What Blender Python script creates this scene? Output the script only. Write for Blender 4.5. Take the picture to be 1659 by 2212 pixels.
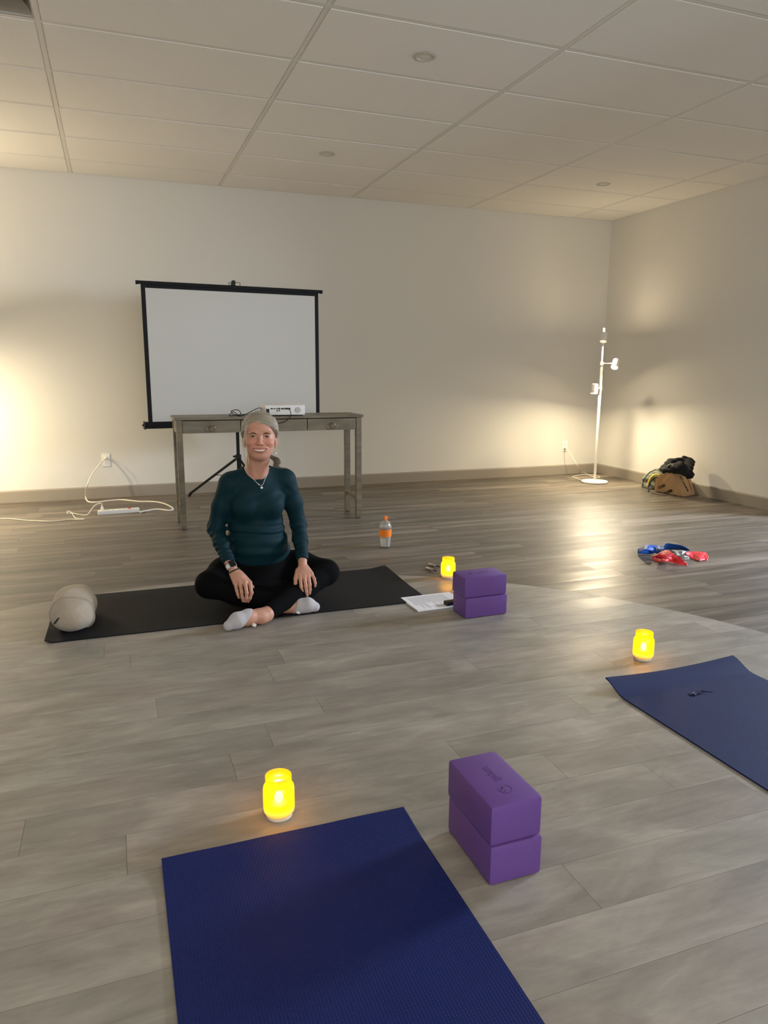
import bpy, bmesh, math, random
import numpy as np
from mathutils import Vector, Matrix, Euler
random.seed(7)
for o in list(bpy.data.objects): bpy.data.objects.remove(o)
SC = bpy.context.scene
COL = SC.collection
R = math.radians

# ------------------------------------------------------------------ camera
W0, H0, FPX = 1659.0, 2212.0, 1571.1
CAM_Z, PITCH, YAW, ROLL = 1.17437, -0.19630, 0.35300, 0.005743
def _basis():
    cy, sy, cp, sp = math.cos(YAW), math.sin(YAW), math.cos(PITCH), math.sin(PITCH)
    f = Vector((sy*cp, cy*cp, sp)); r = Vector((cy, -sy, 0)); u = r.cross(f)
    cr, sr = math.cos(ROLL), math.sin(ROLL)
    return r*cr+u*sr, -r*sr+u*cr, f
RX, RU, RF = _basis()
cam = bpy.data.objects.new('camera', bpy.data.cameras.new('camera'))
COL.objects.link(cam)
M = Matrix((RX, RU, -RF)).transposed().to_4x4()
M.translation = (0, 0, CAM_Z)
cam.matrix_world = M
cam.data.sensor_fit = 'VERTICAL'; cam.data.sensor_height = 36.0
cam.data.lens = 36.0*FPX/H0
cam.data.clip_start = 0.02
SC.camera = cam
def P(px, py, Y):           # a point seen at a pixel, at a given distance Y into the room
    d = RX*((px-W0/2)/FPX) + RU*(-(py-H0/2)/FPX) + RF
    return Vector((0, 0, CAM_Z)) + d*(Y/d.y)
def F(px, py, z=0.0):       # a point seen at a pixel, at a given height
    d = RX*((px-W0/2)/FPX) + RU*(-(py-H0/2)/FPX) + RF
    return Vector((0, 0, CAM_Z)) + d*((z-CAM_Z)/d.z)

# ------------------------------------------------------------------ world, lights, exposure
w = bpy.data.worlds.new('world'); SC.world = w; w.use_nodes = True
w.node_tree.nodes['Background'].inputs[0].default_value = (0.75, 0.78, 0.85, 1)
w.node_tree.nodes['Background'].inputs[1].default_value = 0.25
SC.view_settings.view_transform = 'Standard'; SC.view_settings.look = 'None'
SC.view_settings.exposure = 0.0; SC.view_settings.gamma = 1.0
SC.view_settings.use_curve_mapping = False

ROOM_X0, ROOM_X1, ROOM_Y0, ROOM_Y1, CEIL = -3.2, 5.166, -2.6, 6.960, 2.7395
def area(name, loc, target, sx, sy, power, color, spread=180, shape='RECTANGLE'):
    l = bpy.data.lights.new(name, 'AREA'); l.shape = shape; l.size = sx; l.size_y = sy
    l.energy = power; l.color = color; l.spread = R(spread)
    o = bpy.data.objects.new(name, l); COL.objects.link(o); o.location = loc
    o.rotation_euler = (Vector(target)-Vector(loc)).to_track_quat('-Z', 'Y').to_euler()
    return o
# daylight through the window wall behind the photographer and the glazed opening on the right, plus an added ceiling fill
area('front_window_light', (0.9, -3.2, 1.5), (0.9, 3, 1.35), 5.6, 2.2, 135, (0.97, 0.98, 1.0))
area('rear_ceiling_fill', (0.6, -1.4, 1.5), (0.6, -1.0, 3), 1.2, 1.2, 42, (1.0, 0.93, 0.82))  # added unseen fill aimed at the ceiling, no real lamp stands here
area('side_window_light', (7.2, 3.0, 2.05), (3.9, 3.6, 0.0), 1.0, 0.9, 420, (0.72, 0.82, 1.0))

# ------------------------------------------------------------------ helpers
def tag(o, label=None, cat=None, group=None, kind=None):
    if label: o['label'] = label
    if cat: o['category'] = cat
    if group: o['group'] = group
    if kind: o['kind'] = kind
    return o
def empty(name, loc=(0, 0, 0), rz=0, label=None, cat=None, group=None):
    o = bpy.data.objects.new(name, None); COL.objects.link(o)
    o.empty_display_size = 0.05
    o.location = loc; o.rotation_euler = (0, 0, rz)
    return tag(o, label, cat, group)
def link(name, me, mat=None, parent=None, smooth=False):
    o = bpy.data.objects.new(name, me); COL.objects.link(o)
    if mat is not None and not me.materials: me.materials.append(mat)
    if smooth:
        me.polygons.foreach_set('use_smooth', [True]*len(me.polygons))
    if parent: o.parent = parent
    return o
def obj(name, bm, mat=None, parent=None, smooth=False, sharp=None):
    me = bpy.data.meshes.new(name)
    bmesh.ops.recalc_face_normals(bm, faces=bm.faces[:])
    bm.to_mesh(me); bm.free()
    o = link(name, me, mat, parent, smooth)
    if smooth and sharp: me.set_sharp_from_angle(angle=R(sharp))
    return o
def nb(): return bmesh.new()
def box(bm, lo, hi, bev=0, rot=None, seg=2, mi=0):
    lo, hi = Vector(lo), Vector(hi); c = (lo+hi)/2; s = hi-lo
    m = Matrix.Translation(c)
    if rot is not None: m = m @ rot.to_4x4()
    g = bmesh.ops.create_cube(bm, size=1, matrix=m @ Matrix.Diagonal((s.x, s.y, s.z, 1)))
    fs = set(f for v in g['verts'] for f in v.link_faces)
    for f in fs: f.material_index = mi
    if bev:
        es = set(e for v in g['verts'] for e in v.link_edges)
        bmesh.ops.bevel(bm, geom=list(es), offset=bev, segments=seg, profile=0.6, affect='EDGES')
def cyl(bm, a, b, r, r2=None, n=20, cap=True):
    a, b = Vector(a), Vector(b); d = b-a
    m = Matrix.Translation((a+b)/2) @ d.to_track_quat('Z', 'Y').to_matrix().to_4x4()
    return bmesh.ops.create_cone(bm, cap_ends=cap, cap_tris=False, segments=n, radius1=r,
                          radius2=r if r2 is None else r2, depth=d.length, matrix=m)
def sph(bm, c, r, s=(1, 1, 1), n=16):
    bmesh.ops.create_uvsphere(bm, u_segments=n, v_segments=max(6, n//2), radius=r,
                              matrix=Matrix.Translation(c) @ Matrix.Diagonal((*s, 1)))
def lathe(bm, prof, n=40, c=(0, 0, 0), close=False):
    rings = []
    for r, z in prof:
        if r < 1e-6: rings.append([bm.verts.new((c[0], c[1], c[2]+z))])
        else: rings.append([bm.verts.new((c[0]+r*math.cos(2*math.pi*i/n), c[1]+r*math.sin(2*math.pi*i/n), c[2]+z)) for i in range(n)])
    pairs = list(zip(rings, rings[1:]))
    if close: pairs.append((rings[-1], rings[0]))
    for A, B in pairs:
        for i in range(n):
            j = (i+1) % n
            if len(A) == 1 and len(B) == 1: continue
            if len(A) == 1: bm.faces.new((A[0], B[i], B[j]))
            elif len(B) == 1: bm.faces.new((A[i], A[j], B[0]))
            else: bm.faces.new((A[i], A[j], B[j], B[i]))
def catmull(pts, n=8, closed=False):
    pts = [Vector(p) for p in pts]; out = []
    N = len(pts)
    for i in range(N if closed else N-1):
        p0 = pts[(i-1) % N] if closed or i > 0 else pts[0]*2-pts[1]
        p1, p2 = pts[i], pts[(i+1) % N]
        p3 = pts[(i+2) % N] if closed or i+2 < N else p2*2-p1
        for k in range(n):
            t = k/n
            out.append(0.5*((2*p1)+(-p0+p2)*t+(2*p0-5*p1+4*p2-p3)*t*t+(-p0+3*p1-3*p2+p3)*t**3))
    if not closed: out.append(pts[-1])
    return out
def tube(bm, pts, r, n=8, closed=False, cap=True, rfun=None, flat=1.0):
    pts = [Vector(p) for p in pts]; N = len(pts); rings = []
    t0 = (pts[1]-pts[0]).normalized()
    nrm = t0.orthogonal().normalized()
    for i, p in enumerate(pts):
        if closed: t = (pts[(i+1) % N]-pts[i-1])
        else: t = pts[min(i+1, N-1)]-pts[max(i-1, 0)]
        t.normalize()
        nrm = (nrm - t*nrm.dot(t)).normalized(); b = t.cross(nrm)
        rr = rfun(i/(N-1)) if rfun else r
        rings.append([bm.verts.new(p+(nrm*math.cos(2*math.pi*k/n)+b*math.sin(2*math.pi*k/n)*flat)*rr) for k in range(n)])
    for A, B in list(zip(rings, rings[1:]))+([(rings[-1], rings[0])] if closed else []):
        for k in range(n):
            bm.faces.new((A[k], A[(k+1) % n], B[(k+1) % n], B[k]))
    if cap and not closed:
        bm.faces.new(rings[0]); bm.faces.new(rings[-1])
def text_obj(name, s, size, mat, parent, loc, rot, depth=0.0004, bold=False, shear=0):
    cu = bpy.data.curves.new(name, 'FONT'); cu.body = s; cu.size = size; cu.extrude = depth
    cu.align_x = 'CENTER'; cu.align_y = 'CENTER'; cu.resolution_u = 2; cu.shear = shear
    if bold: cu.offset = size*0.02
    t = bpy.data.objects.new(name, cu); COL.objects.link(t)
    me = bpy.data.meshes.new_from_object(t.evaluated_get(bpy.context.evaluated_depsgraph_get()))
    bpy.data.objects.remove(t)
    me.materials.clear()
    o = link(name, me, mat, parent)
    if isinstance(rot, Matrix): o.matrix_local = Matrix.Translation(loc) @ rot.to_4x4()
    else: o.location = loc; o.rotation_euler = rot
    return o

# ------------------------------------------------------------------ materials
def base_mat(name):
    m = bpy.data.materials.new(name); m.use_nodes = True
    nt = m.node_tree; return m, nt, nt.nodes['Principled BSDF'], nt.nodes.new, nt.links.new
def srgb(r, g, b):
    f = lambda c: ((c/255)/12.92 if c/255 <= 0.04045 else (((c/255)+0.055)/1.055)**2.4)
    return (f(r), f(g), f(b), 1)
def pm(name, col, rough=0.5, metal=0, var=0, vscale=8, bump=0, bscale=80, stretch=(1, 1, 1), spec=0.5, sheen=0, coat=0, bdist=0.002):
    m, nt, b, N, L = base_mat(name)
    b.inputs['Roughness'].default_value = rough; b.inputs['Metallic'].default_value = metal
    b.inputs['Specular IOR Level'].default_value = spec
    b.inputs['Sheen Weight'].default_value = sheen; b.inputs['Coat Weight'].default_value = coat
    b.inputs['Base Color'].default_value = col
    tc = N('ShaderNodeTexCoord'); mp = N('ShaderNodeMapping'); mp.inputs['Scale'].default_value = stretch
    L(tc.outputs['Object'], mp.inputs[0])
    if var:
        n = N('ShaderNodeTexNoise'); n.inputs['Scale'].default_value = vscale; n.inputs['Detail'].default_value = 5
        L(mp.outputs[0], n.inputs['Vector'])
        mx = N('ShaderNodeMix'); mx.data_type = 'RGBA'
        mx.inputs[6].default_value = tuple(c*(1-var) for c in col[:3])+(1,)
        mx.inputs[7].default_value = tuple(min(1, c*(1+var)) for c in col[:3])+(1,)
        rp = N('ShaderNodeMapRange'); rp.inputs[1].default_value = 0.3; rp.inputs[2].default_value = 0.7
        L(n.outputs[0], rp.inputs[0]); L(rp.outputs[0], mx.inputs[0]); L(mx.outputs[2], b.inputs['Base Color'])
    if bump:
        n2 = N('ShaderNodeTexNoise'); n2.inputs['Scale'].default_value = bscale; n2.inputs['Detail'].default_value = 3
        L(mp.outputs[0], n2.inputs['Vector'])
        bp = N('ShaderNodeBump'); bp.inputs['Strength'].default_value = bump; bp.inputs['Distance'].default_value = bdist
        L(n2.outputs[0], bp.inputs['Height']); L(bp.outputs[0], b.inputs['Normal'])
    return m
def floor_mat(name, lo, mid, hi, rough, grain, cell, plankvar):
    """vinyl plank: long grain along X plus blotches; tone differs from plank to plank"""
    m, nt, b, N, L = base_mat(name)
    tc = N('ShaderNodeTexCoord'); oi = N('ShaderNodeObjectInfo')
    ad = N('ShaderNodeVectorMath'); ad.operation = 'MULTIPLY_ADD'
    cx = N('ShaderNodeCombineXYZ')
    for i in range(3): L(oi.outputs['Random'], cx.inputs[i])
    ad.inputs[1].default_value = (1, 1, 1)
    sc = N('ShaderNodeVectorMath'); sc.operation = 'SCALE'; sc.inputs['Scale'].default_value = 37.0
    L(cx.outputs[0], sc.inputs[0]); L(tc.outputs['Object'], ad.inputs[0]); L(sc.outputs[0], ad.inputs[2])
    def noise(scale, stretch, detail=6, dist=0.0, rough_=0.6):
        mp = N('ShaderNodeMapping'); mp.inputs['Scale'].default_value = stretch
        L(ad.outputs[0], mp.inputs[0])
        n = N('ShaderNodeTexNoise'); n.inputs['Scale'].default_value = scale; n.inputs['Detail'].default_value = detail
        n.inputs['Distortion'].default_value = dist; n.inputs['Roughness'].default_value = rough_
        L(mp.outputs[0], n.inputs['Vector']); return n.outputs[0]
    g = noise(grain[0], grain[1], 7, 0.6, 0.62)
    c = noise(cell[0], cell[1], 5, 0.3, 0.55)
    f = noise(60, (0.12, 1, 1), 4)
    def math_(op, a, bb, clamp=False):
        n = N('ShaderNodeMath'); n.operation = op; n.use_clamp = clamp
        for i, v in enumerate((a, bb)):
            if isinstance(v, (int, float)): n.inputs[i].default_value = v
            else: L(v, n.inputs[i])
        return n.outputs[0]
    s = math_('ADD', math_('MULTIPLY', g, 0.62), math_('MULTIPLY', c, 0.28))
    s = math_('ADD', s, math_('MULTIPLY', f, 0.10))
    s = math_('ADD', s, math_('MULTIPLY', math_('SUBTRACT', oi.outputs['Random'], 0.5), plankvar))
    rp = N('ShaderNodeValToRGB'); e = rp.color_ramp.elements
    e[0].position = 0.34; e[0].color = lo; e[1].position = 0.66; e[1].color = hi
    k = e.new(0.5); k.color = mid
    L(s, rp.inputs[0])
    hn = noise(1.7, (0.5, 1, 1), 3); h2 = noise(22, (0.18, 1, 1), 6, 0.8, 0.7)
    tn = N('ShaderNodeValToRGB'); te = tn.color_ramp.elements; te[0].position = 0.38; te[0].color = (0.99, 1.012, 0.995, 1); te[1].position = 0.62; te[1].color = (1.02, 0.99, 0.985, 1)
    L(hn, tn.inputs[0])
    tm = N('ShaderNodeMix'); tm.data_type = 'RGBA'; tm.blend_type = 'MULTIPLY'; tm.inputs[0].default_value = 1.0
    L(rp.outputs[0], tm.inputs[6]); L(tn.outputs[0], tm.inputs[7])
    fr = N('ShaderNodeMapRange'); fr.inputs[1].default_value = 0.35; fr.inputs[2].default_value = 0.65; fr.inputs[3].default_value = 0.88; fr.inputs[4].default_value = 1.10; L(h2, fr.inputs[0])
    fm = N('ShaderNodeMix'); fm.data_type = 'RGBA'; fm.blend_type = 'MULTIPLY'; fm.inputs[0].default_value = 1.0
    L(tm.outputs[2], fm.inputs[6]); L(fr.outputs[0], fm.inputs[7]); L(fm.outputs[2], b.inputs['Base Color'])
    rr = N('ShaderNodeMapRange'); rr.inputs[1].default_value = 0.3; rr.inputs[2].default_value = 0.7
    rr.inputs[3].default_value = rough-0.07; rr.inputs[4].default_value = rough+0.1
    L(c, rr.inputs[0]); L(rr.outputs[0], b.inputs['Roughness'])
    bp = N('ShaderNodeBump'); bp.inputs['Strength'].default_value = 0.35; bp.inputs['Distance'].default_value = 0.0012
    L(math_('ADD', g, math_('MULTIPLY', f, 0.6)), bp.inputs['Height']); L(bp.outputs[0], b.inputs['Normal'])
    return m
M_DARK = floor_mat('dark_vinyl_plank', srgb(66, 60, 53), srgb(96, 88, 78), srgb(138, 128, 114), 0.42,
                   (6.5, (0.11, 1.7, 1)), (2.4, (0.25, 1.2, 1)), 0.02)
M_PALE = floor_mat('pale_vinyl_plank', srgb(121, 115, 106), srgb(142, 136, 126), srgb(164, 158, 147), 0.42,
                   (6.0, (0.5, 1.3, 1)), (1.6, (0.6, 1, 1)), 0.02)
M_SUB = pm('floor_base_dark', srgb(104, 97, 87), 0.8)
M_WALL = pm('painted_wall', srgb(218, 215, 206), 0.75, bump=0.08, bscale=180)
M_TILE = pm('ceiling_tile_white', srgb(240, 235, 225), 0.9, bump=0.5, bscale=260, var=0.015, vscale=120)
M_TEE = pm('ceiling_tee_white', srgb(226, 221, 210), 0.55)
M_BASE = pm('taupe_vinyl_base', srgb(150, 141, 127), 0.5)
M_WHITE = pm('white_plastic', srgb(232, 230, 222), 0.4)
M_LAMPW = pm('white_lamp_enamel', srgb(236, 232, 222), 0.35)
M_BLACK = pm('black_metal', srgb(7, 7, 8), 0.6, spec=0.25)
M_BLACKP = pm('black_plastic', srgb(8, 8, 9), 0.45, spec=0.35)
M_CHROME = pm('chrome_metal', srgb(200, 198, 190), 0.15, 1)

# ------------------------------------------------------------------ room shell
def struct(name, bm, mat, parent=None):
    o = obj(name, bm, mat, parent)
    if parent is None: o['kind'] = 'structure'
    return o
bm = nb(); box(bm, (ROOM_X0, ROOM_Y0, -0.12), (ROOM_X1, ROOM_Y1, -0.004))
FLOOR = struct('floor', bm, M_SUB)
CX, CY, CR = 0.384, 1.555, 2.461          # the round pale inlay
PW, PL, GAP = 0.157, 1.2192, 0.0004
def top_arc(x):
    d = CR*CR-(x-CX)**2
    return CY+math.sqrt(d) if d > 0 else None
def bot_arc(x):
    d = CR*CR-(x-CX)**2
    return CY-math.sqrt(d) if d > 0 else None
def strip(bm, cols, z=0.0, h=0.004):
    """cols: list of (x, y0, y1); builds the slab between consecutive columns"""
    prev = None
    for i, (x, a, b) in enumerate(cols):
        q = [bm.verts.new((x, a, z)), bm.verts.new((x, b, z)), bm.verts.new((x, b, z-h)), bm.verts.new((x, a, z-h))]
        if prev:
            for k in range(4):
                if k == 2: continue
                bm.faces.new((prev[k], prev[(k+1) % 4], q[(k+1) % 4], q[k]))
        if prev is None or i == len(cols)-1:
            bm.faces.new(q)
        prev = q
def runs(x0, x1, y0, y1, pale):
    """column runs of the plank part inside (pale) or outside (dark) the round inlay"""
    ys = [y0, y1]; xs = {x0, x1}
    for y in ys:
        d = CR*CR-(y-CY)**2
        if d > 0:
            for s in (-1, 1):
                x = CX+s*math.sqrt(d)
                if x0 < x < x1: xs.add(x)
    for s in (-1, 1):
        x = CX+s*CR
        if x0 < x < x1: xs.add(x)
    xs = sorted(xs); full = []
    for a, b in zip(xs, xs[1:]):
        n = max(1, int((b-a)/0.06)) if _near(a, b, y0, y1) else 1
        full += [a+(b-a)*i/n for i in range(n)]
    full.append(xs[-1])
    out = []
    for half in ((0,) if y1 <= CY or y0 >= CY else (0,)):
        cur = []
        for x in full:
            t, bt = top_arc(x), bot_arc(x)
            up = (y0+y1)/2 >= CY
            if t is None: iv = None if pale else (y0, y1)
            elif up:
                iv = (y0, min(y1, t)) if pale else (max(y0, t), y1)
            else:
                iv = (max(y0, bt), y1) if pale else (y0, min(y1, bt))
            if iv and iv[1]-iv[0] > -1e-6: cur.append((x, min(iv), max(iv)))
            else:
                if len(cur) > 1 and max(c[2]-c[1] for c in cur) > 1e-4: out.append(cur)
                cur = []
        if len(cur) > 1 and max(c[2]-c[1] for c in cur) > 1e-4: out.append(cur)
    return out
def _near(a, b, y0, y1):
    ds = [math.hypot(x-CX, y-CY)-CR for x in (a, b, (a+b)/2) for y in (y0, y1)]
    return min(ds) < 0.03 and max(ds) > -0.03
rest_dark, rest_pale = nb(), nb()
rng = random.Random(3)
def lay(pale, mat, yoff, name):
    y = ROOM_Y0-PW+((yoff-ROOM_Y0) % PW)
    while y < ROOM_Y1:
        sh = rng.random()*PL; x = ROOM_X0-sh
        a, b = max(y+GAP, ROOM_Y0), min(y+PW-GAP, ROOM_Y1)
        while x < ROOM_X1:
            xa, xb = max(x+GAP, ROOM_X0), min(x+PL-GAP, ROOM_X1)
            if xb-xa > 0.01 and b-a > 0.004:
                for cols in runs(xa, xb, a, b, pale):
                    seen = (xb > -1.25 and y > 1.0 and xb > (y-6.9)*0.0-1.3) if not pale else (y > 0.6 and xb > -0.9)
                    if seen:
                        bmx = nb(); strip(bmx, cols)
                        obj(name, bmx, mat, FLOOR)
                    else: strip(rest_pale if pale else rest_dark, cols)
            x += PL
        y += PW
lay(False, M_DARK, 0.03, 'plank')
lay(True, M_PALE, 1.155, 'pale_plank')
for bmx, mt, nm in ((rest_dark, M_DARK, 'plank_field'), (rest_pale, M_PALE, 'pale_plank_field')):
    o = obj(nm, bmx, mt, FLOOR); o['kind'] = 'stuff'

T = 0.14
bm = nb(); box(bm, (ROOM_X0-T, ROOM_Y1, -0.12), (ROOM_X1+T, ROOM_Y1+T, CEIL+0.25)); struct('wall_back', bm, M_WALL)
bm = nb(); box(bm, (ROOM_X0-T, ROOM_Y0, -0.12), (ROOM_X0, ROOM_Y1, CEIL+0.25)); struct('wall_left', bm, M_WALL)
# right wall, with a glazed opening nearer than the frame shows
bm = nb()
OY0, OY1, OZ1 = 0.6, 4.28, 2.25
box(bm, (ROOM_X1, OY1, -0.12), (ROOM_X1+T, ROOM_Y1, CEIL+0.25))
box(bm, (ROOM_X1, ROOM_Y0, -0.12), (ROOM_X1+T, OY0, CEIL+0.25))
box(bm, (ROOM_X1, OY0, OZ1), (ROOM_X1+T, OY1, CEIL+0.25))
struct('wall_right', bm, M_WALL)
bm = nb()
box(bm, (ROOM_X0-T, ROOM_Y0-T, -0.12), (-2.0, ROOM_Y0, CEIL+0.25)); box(bm, (3.8, ROOM_Y0-T, -0.12), (ROOM_X1+T, ROOM_Y0, CEIL+0.25))
box(bm, (-2.0, ROOM_Y0-T, -0.12), (3.8, ROOM_Y0, 0.35)); box(bm, (-2.0, ROOM_Y0-T, 2.5), (3.8, ROOM_Y0, CEIL+0.25))
struct('wall_front', bm, M_WALL)
bm = nb()
for x in (-2.0, -0.09, 1.85, 3.76): box(bm, (x, ROOM_Y0-0.08, 0.35), (x+0.04, ROOM_Y0-0.03, 2.5))
for z in (0.35, 2.46): box(bm, (-2.0, ROOM_Y0-0.08, z), (3.8, ROOM_Y0-0.03, z+0.04))
struct('window_1', bm, M_WHITE)
bm = nb()
for y in (OY0, OY1-0.05): box(bm, (ROOM_X1-0.012, y, 0), (ROOM_X1+T, y+0.05, OZ1), 0.003)
box(bm, (ROOM_X1-0.012, OY0+0.05, OZ1-0.05), (ROOM_X1+T, OY1-0.05, OZ1), 0.003)
struct('trim_1', bm, M_WHITE)
def baseboard(name, pts, d):
    """profile extruded along a wall: small cove on top"""
    bm = nb(); prof = [(0, 0), (0.011, 0), (0.011, 0.094), (0.008, 0.103), (0.003, 0.107), (0, 0.107)]
    n = Vector(d); rings = [[bm.verts.new(Vector(p)+n*a+Vector((0, 0, z))) for a, z in prof] for p in pts]
    for i in range(len(prof)):
        j = (i+1) % len(prof)
        bm.faces.new((rings[0][i], rings[0][j], rings[1][j], rings[1][i]))
    bm.faces.new(rings[0]); bm.faces.new(rings[1]); struct(name, bm, M_BASE)
e = 0.0005
baseboard('baseboard_back', ((ROOM_X0, ROOM_Y1-e, 0.0005), (ROOM_X1-e, ROOM_Y1-e, 0.0005)), (0, -1, 0))
baseboard('baseboard_right', ((ROOM_X1-e, OY1+0.002, 0.0005), (ROOM_X1-e, ROOM_Y1-0.012, 0.0005)), (-1, 0, 0))
baseboard('baseboard_left', ((ROOM_X0+e, ROOM_Y0, 0.0005), (ROOM_X0+e, ROOM_Y1-0.012, 0.0005)), (1, 0, 0))

# ceiling: slab above, tees, tiles
bm = nb(); box(bm, (ROOM_X0-T, ROOM_Y0-T, CEIL+0.20), (ROOM_X1+T, ROOM_Y1+T, CEIL+0.25))
CEILING = struct('ceiling', bm, M_TILE)
TX, TY = 1.2192, 0.6096
gx = [-0.221+TX*k for k in range(-2, 5)]
gy = sorted([ROOM_Y1-0.4538-TY*k for k in range(0, 16) if ROOM_Y1-0.4538-TY*k > ROOM_Y0])
xe = [ROOM_X0]+[g for g in gx if g > ROOM_X0+0.05]+[ROOM_X1]; ye = [ROOM_Y0]+[g for g in gy if g > ROOM_Y0+0.05]+[ROOM_Y1]
hw = 0.012
def tee(a, b, name):
    bm = nb(); (x0, y0), (x1, y1) = a, b
    if x0 == x1:
        box(bm, (x0-hw, y0, CEIL), (x0+hw, y1, CEIL+0.0015)); box(bm, (x0-0.001, y0, CEIL+0.0015), (x0+0.001, y1, CEIL+0.035))
    else:
        box(bm, (x0, y0-hw, CEIL), (x1, y0+hw, CEIL+0.0015)); box(bm, (x0, y0-0.001, CEIL+0.0015), (x1, y0+0.001, CEIL+0.035))
    obj(name, bm, M_TEE, CEILING)
for x in xe[1:-1]: tee((x, ROOM_Y0), (x, ROOM_Y1), 'main_tee')
for i in range(len(xe)-1):
    for y in ye[1:-1]: tee((xe[i]+hw*(i > 0), y), (xe[i+1]-hw*(i < len(xe)-2), y), 'cross_tee')
def angle(lo, hi):
    bm = nb(); box(bm, lo, hi); obj('wall_angle', bm, M_TEE, CEILING)
angle((ROOM_X0, ROOM_Y1-0.010, CEIL+0.0002), (ROOM_X1, ROOM_Y1-0.0005, CEIL+0.0017))
angle((ROOM_X1-0.010, ROOM_Y0, CEIL+0.0002), (ROOM_X1-0.0005, ROOM_Y1-0.010, CEIL+0.0017))
TROF = None
tiles = {}
for i in range(len(xe)-1):
    for j in range(len(ye)-1):
        x0, x1, y0, y1 = xe[i], xe[i+1], ye[j], ye[j+1]
        if abs(x1+0.221) < 0.01 and y0 < 3.8 < y1: TROF = (x0, x1, y0, y1); continue
        g = 0.0125; x0 += g; x1 -= g; y0 += g; y1 -= g
        key = (round(x1-x0, 3), round(y1-y0, 3))
        if key not in tiles:
            bm = nb(); a, b = (x1-x0)/2, (y1-y0)/2
            # face drops a few millimetres through the grid, with a stepped rim resting on the tee
            rg = []
            for ins, z in ((-0.008, 0.018), (-0.008, 0.0028), (0.004, 0.0028), (0.0055, -0.002)):
                rg.append([bm.verts.new((sx*(a-ins), sy*(b-ins), z)) for sx, sy in ((-1, -1), (1, -1), (1, 1), (-1, 1))])
            for A, B in zip(rg, rg[1:]):
                for k in range(4): bm.faces.new((A[k], A[(k+1) % 4], B[(k+1) % 4], B[k]))
            bm.faces.new(rg[0]); bm.faces.new(rg[-1])
            me = bpy.data.meshes.new('ceiling_tile'); bmesh.ops.recalc_face_normals(bm, faces=bm.faces[:]); bm.to_mesh(me); bm.free()
            me.materials.append(M_TILE); tiles[key] = me
        o = bpy.data.objects.new('ceiling_tile', tiles[key]); COL.objects.link(o); o.parent = CEILING
        o.location = ((x0+x1)/2, (y0+y1)/2, CEIL+rng.uniform(-0.0004, 0.0006))

# ------------------------------------------------------------------ ceiling fittings
M_LENS = pm('frosted_lens', srgb(222, 216, 204), 0.4)
M_RINGW = pm('downlight_ring', srgb(196, 189, 176), 0.45)
def downlight(px, py, label):
    p = F(px, py, CEIL)
    t = empty('downlight', (p.x, p.y, CEIL-0.0085), 0, label, 'ceiling light', 'unlit round downlights')
    bm = nb(); lathe(bm, [(0.040, 0.006), (0.041, 0.001), (0.044, 0), (0.056, 0.002), (0.062, 0.006)], 40)
    obj('trim_ring', bm, M_RINGW, t, True)
    bm = nb(); lathe(bm, [(0, 0.0035), (0.030, 0.004), (0.0405, 0.006)], 40)
    obj('lens', bm, M_LENS, t, True)
downlight(918, 121, 'unlit round downlight nearest the camera, in the large ceiling tile at top centre')
downlight(707, 331, 'small unlit round downlight above the projection screen')
downlight(1303, 397, 'small unlit round downlight above the three-headed floor lamp')
x0, x1, y0, y1 = TROF
t = empty('ceiling_troffer', ((x0+x1)/2, (y0+y1)/2, CEIL), 0, 'switched-off fluorescent ceiling fixture with shiny metal louvre, cut off at the top left corner', 'ceiling light')
a, b = (x1-x0)/2-0.013, (y1-y0)/2-0.013
bm = nb()
box(bm, (-a-0.006, -b-0.006, 0.0026), (a+0.006, -b+0.006, 0.010)); box(bm, (-a-0.006, b-0.006, 0.0026), (a+0.006, b+0.006, 0.010))
box(bm, (-a-0.006, -b+0.006, 0.0026), (-a+0.006, b-0.006, 0.010)); box(bm, (a-0.006, -b+0.006, 0.0026), (a+0.006, b-0.006, 0.010))
box(bm, (-a, -b, 0.12), (a, b, 0.125))
for s in (-1, 1):
    box(bm, (s*a-0.001, -b, 0.010), (s*a+0.001, b, 0.12)); box(bm, (-a, s*b-0.001, 0.010), (a, s*b+0.001, 0.12))
obj('housing', bm, pm('troffer_housing', srgb(190, 184, 172), 0.4), t)
M_SPEC = pm('specular_louvre', srgb(205, 200, 190), 0.12, 1)
bm = nb(); rgs = []
for ins, z in ((0.006, 0.0105), (0.012, 0.020), (0.030, 0.042), (0.060, 0.066), (0.10, 0.085)):
    rgs.append([bm.verts.new((sx*(a-ins), sy*(b-ins), z)) for sx, sy in ((-1, -1), (1, -1), (1, 1), (-1, 1))])
for A, B in zip(rgs, rgs[1:]):
    for k in range(4): bm.faces.new((A[k], A[(k+1) % 4], B[(k+1) % 4], B[k]))
obj('reflector', bm, M_SPEC, t, True, 30)
def blade(c, along, L_):
    bm = nb(); n = 8; prof = []
    for k in range(n+1):
        u = k/n; prof.append((0.002+0.026*u**2.2*1.0, 0.004+0.075*(1-u)))
    prof = [(s*w_, z) for s, pr in ((1, prof), (-1, prof[::-1])) for w_, z in pr]
    prof = [(w_, 0.083-z) for w_, z in prof]
    rg = []
    for s in (-1, 1):
        rg.append([bm.verts.new((c+w_, s*L_, z) if along == 'y' else (s*L_, c+w_, z)) for w_, z in prof])
    m_ = len(prof)
    for k in range(m_): bm.faces.new((rg[0][k], rg[0][(k+1) % m_], rg[1][(k+1) % m_], rg[1][k]))
    bm.faces.new(rg[0]); bm.faces.new(rg[1])
    obj('louvre_blade', bm, M_SPEC, t)
for k in range(1, 6): blade(-a+2*a*k/6, 'y', b-0.02)
for k in range(1, 3): blade(-b+2*b*k/3, 'x', a-0.02)
bm = nb()
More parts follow.
